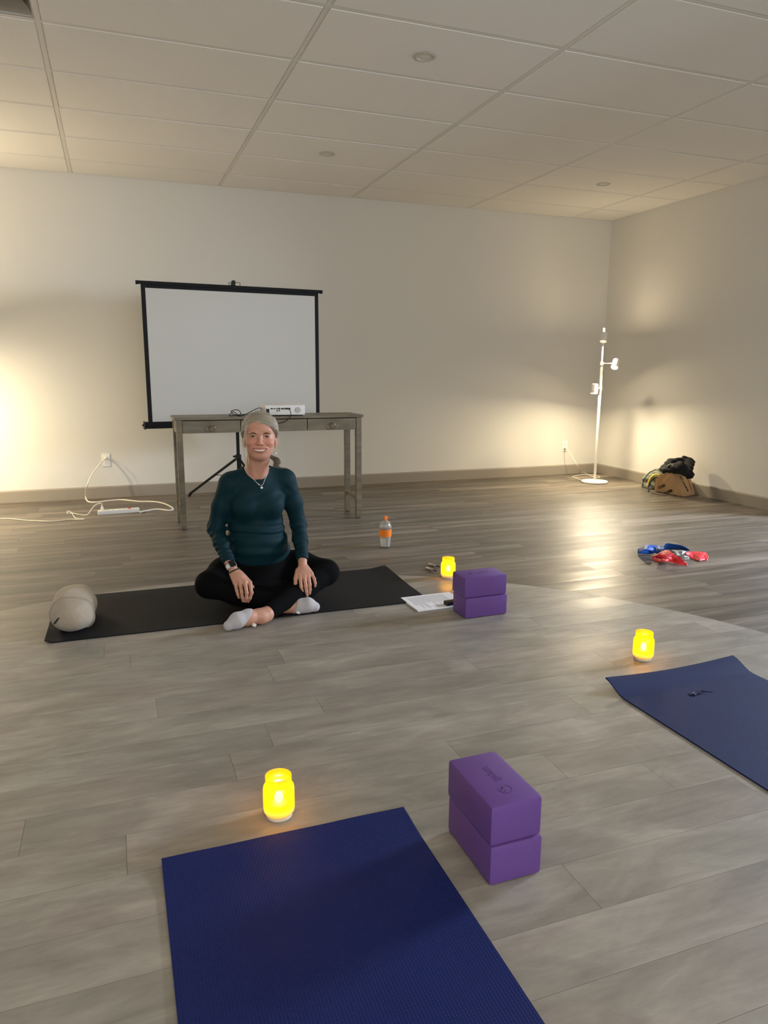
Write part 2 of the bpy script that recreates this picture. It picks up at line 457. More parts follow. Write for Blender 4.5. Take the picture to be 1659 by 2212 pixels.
for k in range(3): cyl(bm, (-a+0.03, -b+2*b*(k+0.5)/3, 0.10), (a-0.03, -b+2*b*(k+0.5)/3, 0.10), 0.013, n=14)
obj('tube_lamp', bm, M_WHITE, t, True, 40)

# ------------------------------------------------------------------ yoga mats
def mat_material(name, c, cell=0.0035):
    m, nt, b, N, L = base_mat(name)
    b.inputs['Base Color'].default_value = c; b.inputs['Roughness'].default_value = 0.7
    b.inputs['Specular IOR Level'].default_value = 0.22
    tc = N('ShaderNodeTexCoord')
    ws = []
    for ax in 'XY':
        wv = N('ShaderNodeTexWave'); wv.bands_direction = ax; wv.inputs['Scale'].default_value = 1/(cell*math.pi*2)*1.0
        L(tc.outputs['Object'], wv.inputs[0]); ws.append(wv.outputs['Fac'])
    ml = N('ShaderNodeMath'); ml.operation = 'MULTIPLY'; L(ws[0], ml.inputs[0]); L(ws[1], ml.inputs[1])
    bp = N('ShaderNodeBump'); bp.inputs['Strength'].default_value = 0.5; bp.inputs['Distance'].default_value = 0.0012
    L(ml.outputs[0], bp.inputs['Height']); L(bp.outputs[0], b.inputs['Normal'])
    n = N('ShaderNodeTexNoise'); n.inputs['Scale'].default_value = 3; L(tc.outputs['Object'], n.inputs['Vector'])
    mx = N('ShaderNodeMix'); mx.data_type = 'RGBA'; mx.inputs[6].default_value = tuple(v*0.85 for v in c[:3])+(1,); mx.inputs[7].default_value = tuple(v*1.15 for v in c[:3])+(1,)
    L(n.outputs[0], mx.inputs[0])
    m2 = N('ShaderNodeMix'); m2.data_type = 'RGBA'; m2.blend_type = 'MULTIPLY'; m2.inputs[0].default_value = 0.35
    L(mx.outputs[2], m2.inputs[6]); L(ml.outputs[0], m2.inputs[7]); L(m2.outputs[2], b.inputs['Base Color'])
    return m
def yoga_mat(loc, rz, wx, ly, lift, mat, label, th=0.005, nx=30, ny=80):
    """lift(u, v) -> height of the underside, u and v in 0..1"""
    bm = nb(); g = {}
    for s in (0, 1):
        for i in range(nx+1):
            for j in range(ny+1):
                u, v = i/nx, j/ny
                g[s, i, j] = bm.verts.new(((u-0.5)*wx, (v-0.5)*ly, 0.0006+lift(u, v)+s*th))
    for s in (0, 1):
        for i in range(nx):
            for j in range(ny): bm.faces.new((g[s, i, j], g[s, i+1, j], g[s, i+1, j+1], g[s, i, j+1]))
    for i in range(nx):
        for j in (0, ny): bm.faces.new((g[0, i, j], g[0, i+1, j], g[1, i+1, j], g[1, i, j]))
    for j in range(ny):
        for i in (0, nx): bm.faces.new((g[0, i, j], g[0, i, j+1], g[1, i, j+1], g[1, i, j]))
    o = obj('yoga_mat', bm, mat, None, True, 40); o.location = loc; o.rotation_euler = (0, 0, rz)
    return tag(o, label, 'yoga mat')
M_BLUE = mat_material('blue_foam_mat', srgb(17, 34, 100))
M_NAVY = mat_material('navy_foam_mat', srgb(30, 44, 92))
M_BMAT = mat_material('black_foam_mat', srgb(19, 22, 27), 0.002)
sm = lambda t: max(0.0, min(1.0, t))**2*(3-2*max(0.0, min(1.0, t)))
yoga_mat((0.352, 0.775, 0), 0.0, 0.626, 1.73, lambda u, v: 0.007*sm((v-0.93)/0.07)+0.001*math.sin(u*9+v*7)**2, M_BLUE,
         'royal blue yoga mat in the foreground beside the nearer purple blocks')
m_r = yoga_mat((1.985, 1.235, 0), 0.012, 0.622, 1.75, lambda u, v: 0.035*sm((v-0.94)/0.06)*(1-0.35*math.sin(u*math.pi)), M_NAVY,
         'navy yoga mat cut off by the right edge, its far end curled up')
yoga_mat((0.556, 3.60, 0), 0.0, 1.80, 0.655, lambda u, v: 0.012*sm((u-0.94)/0.06)*sm((v-0.4)/0.6)+0.012*sm((0.02-u)/0.02)*sm((0.4-v)/0.4), M_BMAT,
         'black yoga mat lying across the room under the seated woman', nx=90, ny=34)
M_LOGO = pm('printed_logo_navy', srgb(20, 28, 66), 0.5)
bm = nb()
def zr(x, y): return 0.0062
for pts in ([(-0.045, -0.012), (-0.038, 0.012), (-0.03, -0.012), (-0.024, 0.008), (-0.016, -0.010)],
            [(-0.016, -0.002), (-0.006, 0.004), (-0.004, -0.008), (0.006, 0.004), (0.012, -0.006)],
            [(-0.02, 0.010), (0.0, 0.016), (0.022, 0.010)], [(0.022, -0.008), (0.03, 0.018), (0.045, 0.002), (0.062, -0.004)]):
    tube(bm, catmull([(x, y, 0) for x, y in pts], 5), 0.0016, 5, flat=0.3)
o = obj('logo', bm, M_LOGO, m_r); o.location = (-0.03, 0.70, 0.0060); tag(o, 'small dark script logo')

# ------------------------------------------------------------------ purple foam blocks
M_PURP = pm('purple_eva_foam', srgb(100, 68, 138), 0.55, bump=0.12, bscale=500, var=0.03, vscale=40, spec=0.35)
M_PURPD = pm('pressed_logo_purple', srgb(84, 54, 118), 0.6)
def block(loc, rz, sx, sy, sz, label, logo=None):
    t = empty('yoga_block', loc, rz, label, 'yoga block')
    bm = nb(); box(bm, (-sx/2, -sy/2, 0), (sx/2, sy/2, sz), 0.0095, seg=2)
    obj('foam_body', bm, M_PURP, t, True, 25)
    if logo:
        ang, s = logo
        rr = Matrix.Rotation(ang, 4, 'Z')
        lt = empty('pressed_logo', (0, 0, sz)); lt.parent = t; lt.rotation_euler = (0, 0, ang)
        bpy.data.objects.remove(lt)
        bm = nb()
        c = rr @ Vector((-0.055*s, 0, sz+0.0002))
        tube(bm, [c+Vector((0.016*s*math.cos(a_), 0.016*s*math.sin(a_), 0)) for a_ in [2*math.pi*k/28 for k in range(28)]], 0.0009, 5, closed=True, flat=0.5)
        for k in range(5):
            aa = ang+R(-60+30*k)+math.pi/2
            d_ = Vector((math.cos(aa), math.sin(aa), 0))
            tube(bm, [c-d_*0.002, c+d_*0.006*s+Vector((0, 0, 0.0001)), c+d_*0.012*s], 0.001, 5, rfun=lambda q: 0.0005+0.0022*math.sin(q*math.pi), flat=0.3)
        obj('emblem', bm, M_PURPD, t)
        text_obj('lettering', 'gaiam', 0.030*s, M_PURPD, t, tuple(rr @ Vector((0.016*s, 0, sz+0.00015))), (0, 0, ang), 0.0003, True)
    return t
block((0.811, 1.412, 0.0006), R(0.5), 0.138, 0.224, 0.100, 'purple foam yoga block at the bottom of the stack beside the blue mat')
block((0.808, 1.414, 0.1010), R(1.2), 0.136, 0.222, 0.100, 'purple foam yoga block on top of the stack beside the blue mat', (R(90), 1.0))
block((1.618, 3.030, 0.0006), R(1.0), 0.226, 0.138, 0.100, 'purple foam yoga block at the bottom of the farther stack, next to the papers')
block((1.614, 3.034, 0.1010), R(0.3), 0.226, 0.138, 0.100, 'purple foam yoga block on top of the farther stack, next to the papers', (0.02, 0.9))

# ------------------------------------------------------------------ papers, small case, little capsules
M_PAPER = pm('white_paper', srgb(228, 228, 230), 0.7)
M_PRINT = pm('grey_print', srgb(120, 120, 128), 0.8)
for k, (dx, dy, rz) in enumerate(((0.0, -0.004, 0.05), (0.003, 0.0, 0.02))):
    bm = nb(); n = 10; th = 0.0025
    for s in (0, 1):
        pass
    box(bm, (-0.1395, -0.108, 0), (0.1395, 0.108, th))
    o = obj('paper_stack', bm, M_PAPER); o.location = (1.468+dx, 3.246+dy, (0.0069 if k == 0 else 0.0098)-0.0056)
    o.rotation_euler = (0, 0, rz)
    if k == 0: tag(o, 'lower white sheets of the paper pile beside the farther purple blocks', 'papers')
    else:
        tag(o, 'printed white sheet on top of the paper pile beside the farther purple blocks', 'papers')
        bm = nb(); rr = random.Random(5)
        for li in range(19):
            x = -0.112+li*0.0108
            y = 0.088; end = -0.088+rr.random()*0.09*(rr.random() > 0.35)
            while y > end:
                wl = rr.uniform(0.006, 0.02)
                box(bm, (x-0.0016, max(y-wl, -0.09), th), (x+0.0016, y, th+0.00015)); y -= wl+0.0028
        obj('print', bm, M_PRINT, o)
bm = nb(); box(bm, (-0.055, -0.02, 0), (0.055, 0.02, 0.020), 0.007, seg=3)
o = obj('spectacle_case', bm, M_BLACKP, None, True, 50); o.location = (1.548, 3.168, 0.0072); o.rotation_euler = (0, 0, R(8))
tag(o, 'small black case lying on the papers behind the farther purple blocks', 'case')
M_CAPS = pm('pale_satin_metal', srgb(170, 162, 152), 0.3, 0.6)
def capsule(a, b, label):
    a, b = Vector(a), Vector(b); d = (b-a).normalized(); Lc = (b-a).length
    t = empty('chime_stick', a, 0, label, 'small tool', 'small pale sticks on the floor')
    bm = nb(); pts = [d*Lc*u for u in (0, 0.03, 0.1, 0.3, 0.5, 0.62, 0.66)]; rad = [0.004, 0.0075, 0.0085, 0.009, 0.008, 0.005, 0.004]
    tube(bm, pts, 0, 14, rfun=lambda q: rad[int(round(q*6))]); o = obj('barrel', bm, M_CAPS, t, True)
    o.location.z = 0.0095
    bm = nb(); pts = [d*Lc*u for u in (0.655, 0.72, 0.9, 1.0)]; r2 = [0.003, 0.0045, 0.0035, 0.0022]
    tube(bm, pts, 0, 12, rfun=lambda q: r2[int(round(q*3))]); o = obj('tip', bm, M_BLACKP, t, True); o.location.z = 0.0095
pa, pb = F(926, 1218, 0.009), F(950, 1225, 0.009)
capsule((pa.x, pa.y, 0), (pb.x, pb.y, 0), 'small pale stick with a dark tip, the farther of the pair on the floor')
pa, pb = F(920, 1226, 0.009), F(944, 1234, 0.009)
capsule((pa.x, pa.y, 0), (pb.x, pb.y, 0), 'small pale stick with a dark tip, the nearer of the pair on the floor')

# ------------------------------------------------------------------ jar candles
def jar_mat():
    m, nt, b, N, L = base_mat('yellow_frosted_jar')
    nt.nodes.remove(b); out = nt.nodes['Material Output']
    tc = N('ShaderNodeTexCoord'); sp = N('ShaderNodeSeparateXYZ'); L(tc.outputs['Object'], sp.inputs[0])
    mr = N('ShaderNodeMapRange'); mr.inputs[1].default_value = 0.012; mr.inputs[2].default_value = 0.034
    L(sp.outputs[2], mr.inputs[0])
    mx = N('ShaderNodeMix'); mx.data_type = 'RGBA'; mx.inputs[6].default_value = (0.95, 0.72, 0.32, 1); mx.inputs[7].default_value = (0.96, 0.58, 0.006, 1)
    L(mr.outputs[0], mx.inputs[0])
    tl = N('ShaderNodeBsdfTranslucent'); df = N('ShaderNodeBsdfDiffuse'); gl = N('ShaderNodeBsdfGlossy'); gl.inputs['Roughness'].default_value = 0.25
    L(mx.outputs[2], tl.inputs[0]); L(mx.outputs[2], df.inputs[0])
    em = N('ShaderNodeEmission'); L(mx.outputs[2], em.inputs[0])
    m3 = N('ShaderNodeMath'); m3.operation = 'MULTIPLY_ADD'; m3.inputs[1].default_value = 0.30; m3.inputs[2].default_value = 0.10
    L(mr.outputs[0], m3.inputs[0]); L(m3.outputs[0], em.inputs[1])
    tr = N('ShaderNodeBsdfTransparent'); tr.inputs[0].default_value = (1, 0.92, 0.45, 1)
    a = N('ShaderNodeMixShader'); a.inputs[0].default_value = 0.3; L(tl.outputs[0], a.inputs[1]); L(df.outputs[0], a.inputs[2])
    g = N('ShaderNodeMixShader'); g.inputs[0].default_value = 0.05; L(a.outputs[0], g.inputs[1]); L(gl.outputs[0], g.inputs[2])
    t_ = N('ShaderNodeMixShader'); t_.inputs[0].default_value = 0.30; L(g.outputs[0], t_.inputs[1]); L(tr.outputs[0], t_.inputs[2])
    ad = N('ShaderNodeAddShader'); L(t_.outputs[0], ad.inputs[0]); L(em.outputs[0], ad.inputs[1]); L(ad.outputs[0], out.inputs[0])
    return m
def emit(name, c, s):
    m, nt, b, N, L = base_mat(name); b.inputs['Base Color'].default_value = (*c, 1)
    b.inputs['Emission Color'].default_value = (*c, 1); b.inputs['Emission Strength'].default_value = s; return m
M_JAR = jar_mat()
M_IVORY = pm('ivory_plastic', srgb(238, 226, 196), 0.4)
M_FLAME = emit('led_flame', (1.0, 0.90, 0.62), 60)
def candle(x, y, label):
    t = empty('jar_candle', (x, y, 0.0006), 0, label, 'candle', 'glowing yellow jar candles')
    bm = nb()
    pr = [(0.036, 0.011), (0.0400, 0.016), (0.0413, 0.024), (0.0413, 0.078), (0.0400, 0.086), (0.0355, 0.092), (0.0345, 0.097), (0.0345, 0.113), (0.0350, 0.1155),
          (0.0342, 0.1165), (0.0330, 0.115), (0.0325, 0.097), (0.0335, 0.0925), (0.038, 0.085), (0.0392, 0.078), (0.0392, 0.024), (0.038, 0.0165), (0.034, 0.0125)]
    lathe(bm, pr, 48, close=True); obj('jar', bm, M_JAR, t, True)
    bm = nb(); lathe(bm, [(0, 0), (0.0335, 0), (0.0345, 0.001), (0.0350, 0.0105), (0.0338, 0.0118), (0, 0.0118)], 40)
    obj('base', bm, M_IVORY, t, True, 40)
    bm = nb(); lathe(bm, [(0, 0.012), (0.024, 0.012), (0.0245, 0.034), (0.022, 0.037), (0, 0.036)], 32); obj('wax_insert', bm, M_IVORY, t, True, 40)
    bm = nb(); lathe(bm, [(0, 0.037), (0.0060, 0.039), (0.0105, 0.045), (0.0120, 0.053), (0.0100, 0.062), (0.005, 0.069), (0, 0.072)], 20)
    obj('flame', bm, M_FLAME, t, True)
    bm = nb(); cyl(bm, (0, 0, 0.072), (0, 0, 0.094), 0.004, n=12); box(bm, (-0.0325, -0.002, 0.094), (0.0325, 0.002, 0.097), 0.0008)
    obj('hanger', bm, M_IVORY, t)
candle(0.346, 1.735, 'glowing yellow jar candle in front, at the far edge of the royal blue mat')
candle(1.984, 2.285, 'glowing yellow jar candle on the right, beyond the navy mat')
candle(1.727, 3.625, 'glowing yellow jar candle partly hidden behind the farther purple blocks')

# ------------------------------------------------------------------ water bottle
def glass_mat(name, col, rough=0.02, ior=1.45, trans=0.9):
    m, nt, b, N, L = base_mat(name)
    b.inputs['Base Color'].default_value = col; b.inputs['Roughness'].default_value = rough
    b.inputs['Transmission Weight'].default_value = trans; b.inputs['IOR'].default_value = ior
    return m
M_CLEAR = glass_mat('clear_plastic', (0.97, 0.97, 0.95, 1))
M_WATER = glass_mat('water', (0.93, 0.95, 0.9, 1), 0.0, 1.33)
M_ORANGE = pm('orange_silicone', srgb(238, 128, 22), 0.5)
t = empty('water_bottle', (1.640, 4.425, 0.0006), R(20), 'clear water bottle with an orange sleeve and orange spout, on the dark floor', 'bottle')
bm = nb(); lathe(bm, [(0, 0), (0.026, 0), (0.031, 0.003), (0.033, 0.012), (0.0375, 0.07), (0.040, 0.125), (0.0415, 0.130), (0.0395, 0.130), (0.0375, 0.125), (0.0355, 0.07), (0.0312, 0.012), (0.029, 0.005), (0, 0.004)], 40)
obj('cup', bm, M_CLEAR, t, True, 50)
bm = nb(); lathe(bm, [(0, 0.0055), (0.0282, 0.0060), (0.0305, 0.013), (0.0340, 0.062), (0, 0.062)], 40); obj('water', bm, M_WATER, t, True, 50)
bm = nb(); lathe(bm, [(0.0383, 0.072), (0.0405, 0.073), (0.0425, 0.118), (0.0408, 0.120), (0.0398, 0.1195), (0.0376, 0.073)], 40, close=True); obj('sleeve', bm, M_ORANGE, t, True, 40)
bm = nb(); lathe(bm, [(0.0425, 0.131), (0.0425, 0.140), (0.039, 0.143), (0.037, 0.150), (0.032, 0.164), (0.024, 0.174), (0.013, 0.179), (0.009, 0.180), (0.008, 0.178), (0.013, 0.176), (0.023, 0.171), (0.030, 0.162), (0.035, 0.149), (0.037, 0.141), (0.0405, 0.139), (0.0405, 0.131)], 40, close=True)
obj('dome_lid', bm, M_CLEAR, t, True, 50)
bm = nb(); lathe(bm, [(0, 0.176), (0.0075, 0.176), (0.0075, 0.186), (0.0095, 0.188), (0.0095, 0.203), (0.0075, 0.208), (0, 0.209)], 24); obj('spout', bm, M_ORANGE, t, True, 40)
bm = nb(); tube(bm, catmull([(0.008, 0, 0.188), (0.016, 0, 0.200), (0.026, 0, 0.199), (0.027, 0, 0.190), (0.018, 0, 0.183), (0.008, 0, 0.181)], 6), 0.0014, 6); obj('tether', bm, M_ORANGE, t, True)

# ------------------------------------------------------------------ buckwheat bolster
def bolster():
    t = empty('bolster', (-0.232, 3.515, 0.0062), R(-2), 'plump beige cloth bolster with a black handle, on the left end of the black mat', 'cushion')
    m = pm('beige_cotton', srgb(170, 158, 140), 0.9, bump=0.35, bscale=60, var=0.05, vscale=14, sheen=0.2, bdist=0.006)
    bm = nb(); nu, nv = 64, 44; a, b, c = 0.094, 0.185, 0.084
    rg = []
    for j in range(nv+1):
        v = -1+2*j/nv; vv = math.copysign(abs(v)**0.85, v)
        rad = max(0, 1-abs(vv)**3.2)**(1/2.4); row = []
        for i in range(nu):
            th = 2*math.pi*i/nu; cx, sz = math.cos(th), math.sin(th)
            x = math.copysign(abs(cx)**0.85, cx)*a*rad; z = math.copysign(abs(sz)**0.9, sz)*c*rad
            sag = 0.003*math.sin(vv*7+th*2)*rad+0.0015*math.sin(th*5+vv*4)*rad
            x += sag*cx; z = z+sag*sz
            if z < -c*0.80: z = -c*0.80+(z+c*0.80)*0.1
            seam = math.exp(-((vv+0.52)/0.02)**2)*0.004
            x -= seam*cx; z -= seam*sz
            row.append((x, vv*b, z+c*0.82))
        rg.append([bm.verts.new(p) for p in row])
    for A, B in zip(rg, rg[1:]):
        for i in range(nu): bm.faces.new((A[i], A[(i+1) % nu], B[(i+1) % nu], B[i]))
    bmesh.ops.remove_doubles(bm, verts=bm.verts[:], dist=1e-5)
    o = obj('cover', bm, m, t, True)
    # seam welt over the end panel and the side zip flap
    bm = nb(); pts = []
    for i in range(48):
        th = 2*math.pi*i/48; rad = 0.985
        x = math.copysign(abs(math.cos(th))**0.85, math.cos(th))*a*rad; z = math.copysign(abs(math.sin(th))**0.9, math.sin(th))*c*rad
        sag = 0.003*math.sin(-0.5*7+th*2)+0.0015*math.sin(th*5-0.5*4); x += sag*math.cos(th); z += sag*math.sin(th)
        pts.append((x, -0.52*b, max(z, -c*0.80)+c*0.82))
    tube(bm, pts, 0.0022, 6, closed=True); obj('seam_welt', bm, m, t, True)
    bm = nb()
    tube(bm, catmull([(-0.066, -0.10+0.02, 0.125), (-0.068, -0.02, 0.128), (-0.066, 0.06, 0.125), (-0.058, 0.12, 0.117)], 8), 0.003, 6)
    obj('zip_flap', bm, m, t, True)
    bm = nb(); tube(bm, catmull([(-0.070, -0.152, 0.052), (-0.064, -0.166, 0.062), (-0.052, -0.168, 0.076), (-0.036, -0.158, 0.092)], 8), 0.0062, 8, flat=0.5)
    obj('handle', bm, pm('black_webbing', srgb(14, 15, 22), 0.8), t, True)
bolster()

# ------------------------------------------------------------------ console table
def wood_mat():
    m, nt, b, N, L = base_mat('grey_washed_wood')
    tc = N('ShaderNodeTexCoord'); mp = N('ShaderNodeMapping'); mp.inputs['Scale'].default_value = (1.2, 6, 6); L(tc.outputs['Object'], mp.inputs[0])
    n = N('ShaderNodeTexNoise'); n.inputs['Scale'].default_value = 4; n.inputs['Detail'].default_value = 7; n.inputs['Distortion'].default_value = 0.3
    L(mp.outputs[0], n.inputs['Vector'])
    rp = N('ShaderNodeValToRGB'); e = rp.color_ramp.elements; e[0].position = 0.3; e[1].position = 0.72
    e[0].color = srgb(92, 82, 64); e[1].color = srgb(122, 111, 90); L(n.outputs[0], rp.inputs[0]); L(rp.outputs[0], b.inputs['Base Color'])
    b.inputs['Roughness'].default_value = 0.42; b.inputs['Metallic'].default_value = 0.15
    return m
M_WOOD = wood_mat(); M_BRASS = pm('antique_brass', srgb(120, 102, 70), 0.35, 0.9); M_GAP = pm('shadow_gap', srgb(20, 18, 15), 0.9)
TBL_Z = 0.814
def table():
    t = empty('console_table', (1.095, 5.53, 0.0006), R(0.2), 'narrow grey-brown wooden console table with three drawers, behind the woman', 'table')
    x, y = 0.705, 0.175
    bm = nb(); box(bm, (-x, -y, TBL_Z-0.018), (x, y, TBL_Z), 0.002); obj('tabletop', bm, M_WOOD, t)
    L_ = 0.042; lx, ly = x-0.012, y-0.010
    for sx in (-1, 1):
        for sy in (-1, 1):
            bm = nb(); box(bm, (min(sx*lx, sx*(lx-L_)), min(sy*ly, sy*(ly-L_)), 0.006), (max(sx*lx, sx*(lx-L_)), max(sy*ly, sy*(ly-L_)), TBL_Z-0.0182), 0.0015)
            lg = obj('leg', bm, M_WOOD, t)
            bm = nb(); cx_, cy_ = sx*(lx-L_/2), sy*(ly-L_/2); cyl(bm, (cx_, cy_, 0), (cx_, cy_, 0.0058), 0.012, n=12); obj('glide', bm, M_BLACKP, lg)
        bm = nb(); box(bm, (min(sx*(lx-0.010), sx*(lx-L_+0.010)), -ly+L_, 0.150), (max(sx*(lx-0.010), sx*(lx-L_+0.010)), ly-L_, 0.172), 0.001); obj('stretcher', bm, M_WOOD, t)
    z0, z1 = TBL_Z-0.112, TBL_Z-0.020
    bm = nb()
    box(bm, (-lx+L_, -ly+0.024, z0+0.002), (lx-L_, ly-L_*0.3, z1)); obj('apron', bm, M_GAP, t)
    bm = nb(); box(bm, (-lx+L_, ly-L_*0.3+0.0004, z0), (lx-L_, ly-0.004, z1)); box(bm, (-lx+0.004, -ly+L_, z0), (-lx+0.02, ly-L_, z1)); box(bm, (lx-0.02, -ly+L_, z0), (lx-0.004, ly-L_, z1))
    obj('side_rail', bm, M_WOOD, t)
    ed = [-lx+L_, -0.238, 0.262, lx-L_]
    for k in range(3):
        a_, b_ = ed[k]+0.0025, ed[k+1]-0.0025
        bm = nb(); box(bm, (a_, -ly+0.003, z0), (b_, -ly+0.0236, z1-0.004), 0.0015); d = obj('drawer', bm, M_WOOD, t)
        bm = nb(); c = (a_+b_)/2; yy = -ly+0.003; zc = TBL_Z-0.060
        cyl(bm, (c, yy, zc), (c, yy-0.004, zc), 0.009, n=16); cyl(bm, (c, yy-0.003, zc), (c, yy-0.014, zc), 0.004, n=10)
        tube(bm, [(c+0.021*math.sin(q), yy-0.011-0.002*math.cos(q), zc-0.021+0.021*math.cos(q)) for q in [2*math.pi*i/28 for i in range(28)]], 0.0026, 8, closed=True)
        obj('ring_pull', bm, M_BRASS, d, True, 40)
table()

# ------------------------------------------------------------------ projector and its cables
def projector():
    t = empty('projector', (1.200, 5.492, TBL_Z+0.001), R(-5), 'white video projector standing on the console table', 'projector')
    M_PJ = pm('projector_white', srgb(224, 221, 214), 0.35)
    W_, D_, H_ = 0.148, 0.125, 0.080
    bm = nb(); box(bm, (-W_, -D_, 0.007), (W_, D_, H_), 0.008, seg=3)
    for v in bm.verts:
        if v.co.z > 0.06 and v.co.y > 0: v.co.z += 0.006*(v.co.y/D_)
    obj('body', bm, M_PJ, t, True, 30)
    bm = nb()
    bm.free()
    for x, y in ((-0.125, -0.105), (0.125, -0.105), (0, 0.09)):
        bm = nb(); cyl(bm, (x, y, -0.0004), (x, y, 0.012), 0.013, n=16); obj('foot', bm, M_BLACKP, t, True, 40)
    bm = nb(); f = -D_-0.0002
    def port(x, z, w_, h_, d_=0.003): box(bm, (x-w_/2, f-d_+0.002, z-h_/2), (x+w_/2, f+0.002, z+h_/2), 0.0006, seg=1)
    port(-0.128, 0.036, 0.024, 0.036)
    for x, w_ in ((-0.098, 0.018), (-0.077, 0.012), (-0.018, 0.026)): port(x, 0.055, w_, 0.009)
    port(0.014, 0.055, 0.030, 0.011, 0.010)
    for x, z, r_ in ((-0.058, 0.055, 0.0055), (-0.043, 0.055, 0.007), (-0.058, 0.040, 0.005), (-0.043, 0.040, 0.005), (0.036, 0.055, 0.006)):
        cyl(bm, (x, f+0.002, z), (x, f-0.0012, z), r_, n=14)
    obj('port_panel', bm, M_BLACKP, t)
    bm = nb()
    cyl(bm, (0.095, f+0.002, 0.044), (0.095, f-0.0012, 0.044), 0.021, n=28); 
    gr = obj('speaker_grille', bm, pm('grey_grille', srgb(150, 150, 146), 0.6), t)
    bm = nb()
    for k in range(7): box(bm, (0.095-0.017, f-0.0022, 0.0285+k*0.005), (0.095+0.017, f-0.0010, 0.0305+k*0.005))
    obj('grille_bar', bm, M_PJ, gr)
    bm = nb(); box(bm, (-W_-0.006, -0.124, 0.030), (-W_+0.004, -0.112, 0.064), 0.001); box(bm, (-W_-0.004, -0.108, 0.036), (-W_+0.004, 0.10, 0.056), 0.001)
    obj('side_vent', bm, pm('vent_grey', srgb(176, 172, 164), 0.5), t)
    bm = nb(); box(bm, (0.02, -0.02, H_+0.0012), (0.11, 0.03, H_+0.0042), 0.001, seg=1)
    obj('control_panel', bm, pm('panel_grey', srgb(196, 192, 184), 0.4), t)
    bm = nb(); lathe(bm, [(0.026, 0.0), (0.030, 0.0), (0.030, 0.02), (0.026, 0.02)], 28, close=True)
    bmesh.ops.rotate(bm, cent=(0, 0, 0), matrix=Matrix.Rotation(R(-90), 3, 'X'), verts=bm.verts[:]); bmesh.ops.translate(bm, vec=(-0.07, D_-0.004, 0.042), verts=bm.verts[:])
    obj('lens_ring', bm, M_BLACKP, t, True, 40)
projector()
bm = nb(); zt = TBL_Z+0.0045
tube(bm, catmull([(1.206, 5.352, TBL_Z+0.056), (1.212, 5.340, TBL_Z+0.054), (1.222, 5.330, 0.850), (1.220, 5.322, 0.815), (1.185, 5.322, 0.782), (1.13, 5.325, 0.765), (1.07, 5.328, 0.770), (1.03, 5.335, 0.80), (1.00, 5.343, 0.828), (0.97, 5.37, zt), (0.93, 5.42, zt)], 8), 0.0028, 8)
tag(obj('video_cable', bm, M_BLACKP, None, True), 'black cable drooping from the projector ports over the table front', 'cable')
bm = nb()
tube(bm, catmull([(1.045, 5.52, 0.842), (1.02, 5.45, 0.872), (0.97, 5.37, 0.868), (0.91, 5.39, 0.835), (0.87, 5.41, zt), (0.83, 5.42, zt+0.006), (0.80, 5.42, 0.853), (0.845, 5.43, 0.862), (0.87, 5.43, 0.842), (0.855, 5.42, zt), (0.82, 5.44, 0.848), (0.79, 5.45, zt), (0.84, 5.50, zt), (0.92, 5.55, zt)], 8), 0.0028, 8)
tag(obj('power_cable', bm, M_BLACKP, None, True), 'black cable looping up on the table left of the projector', 'cable')

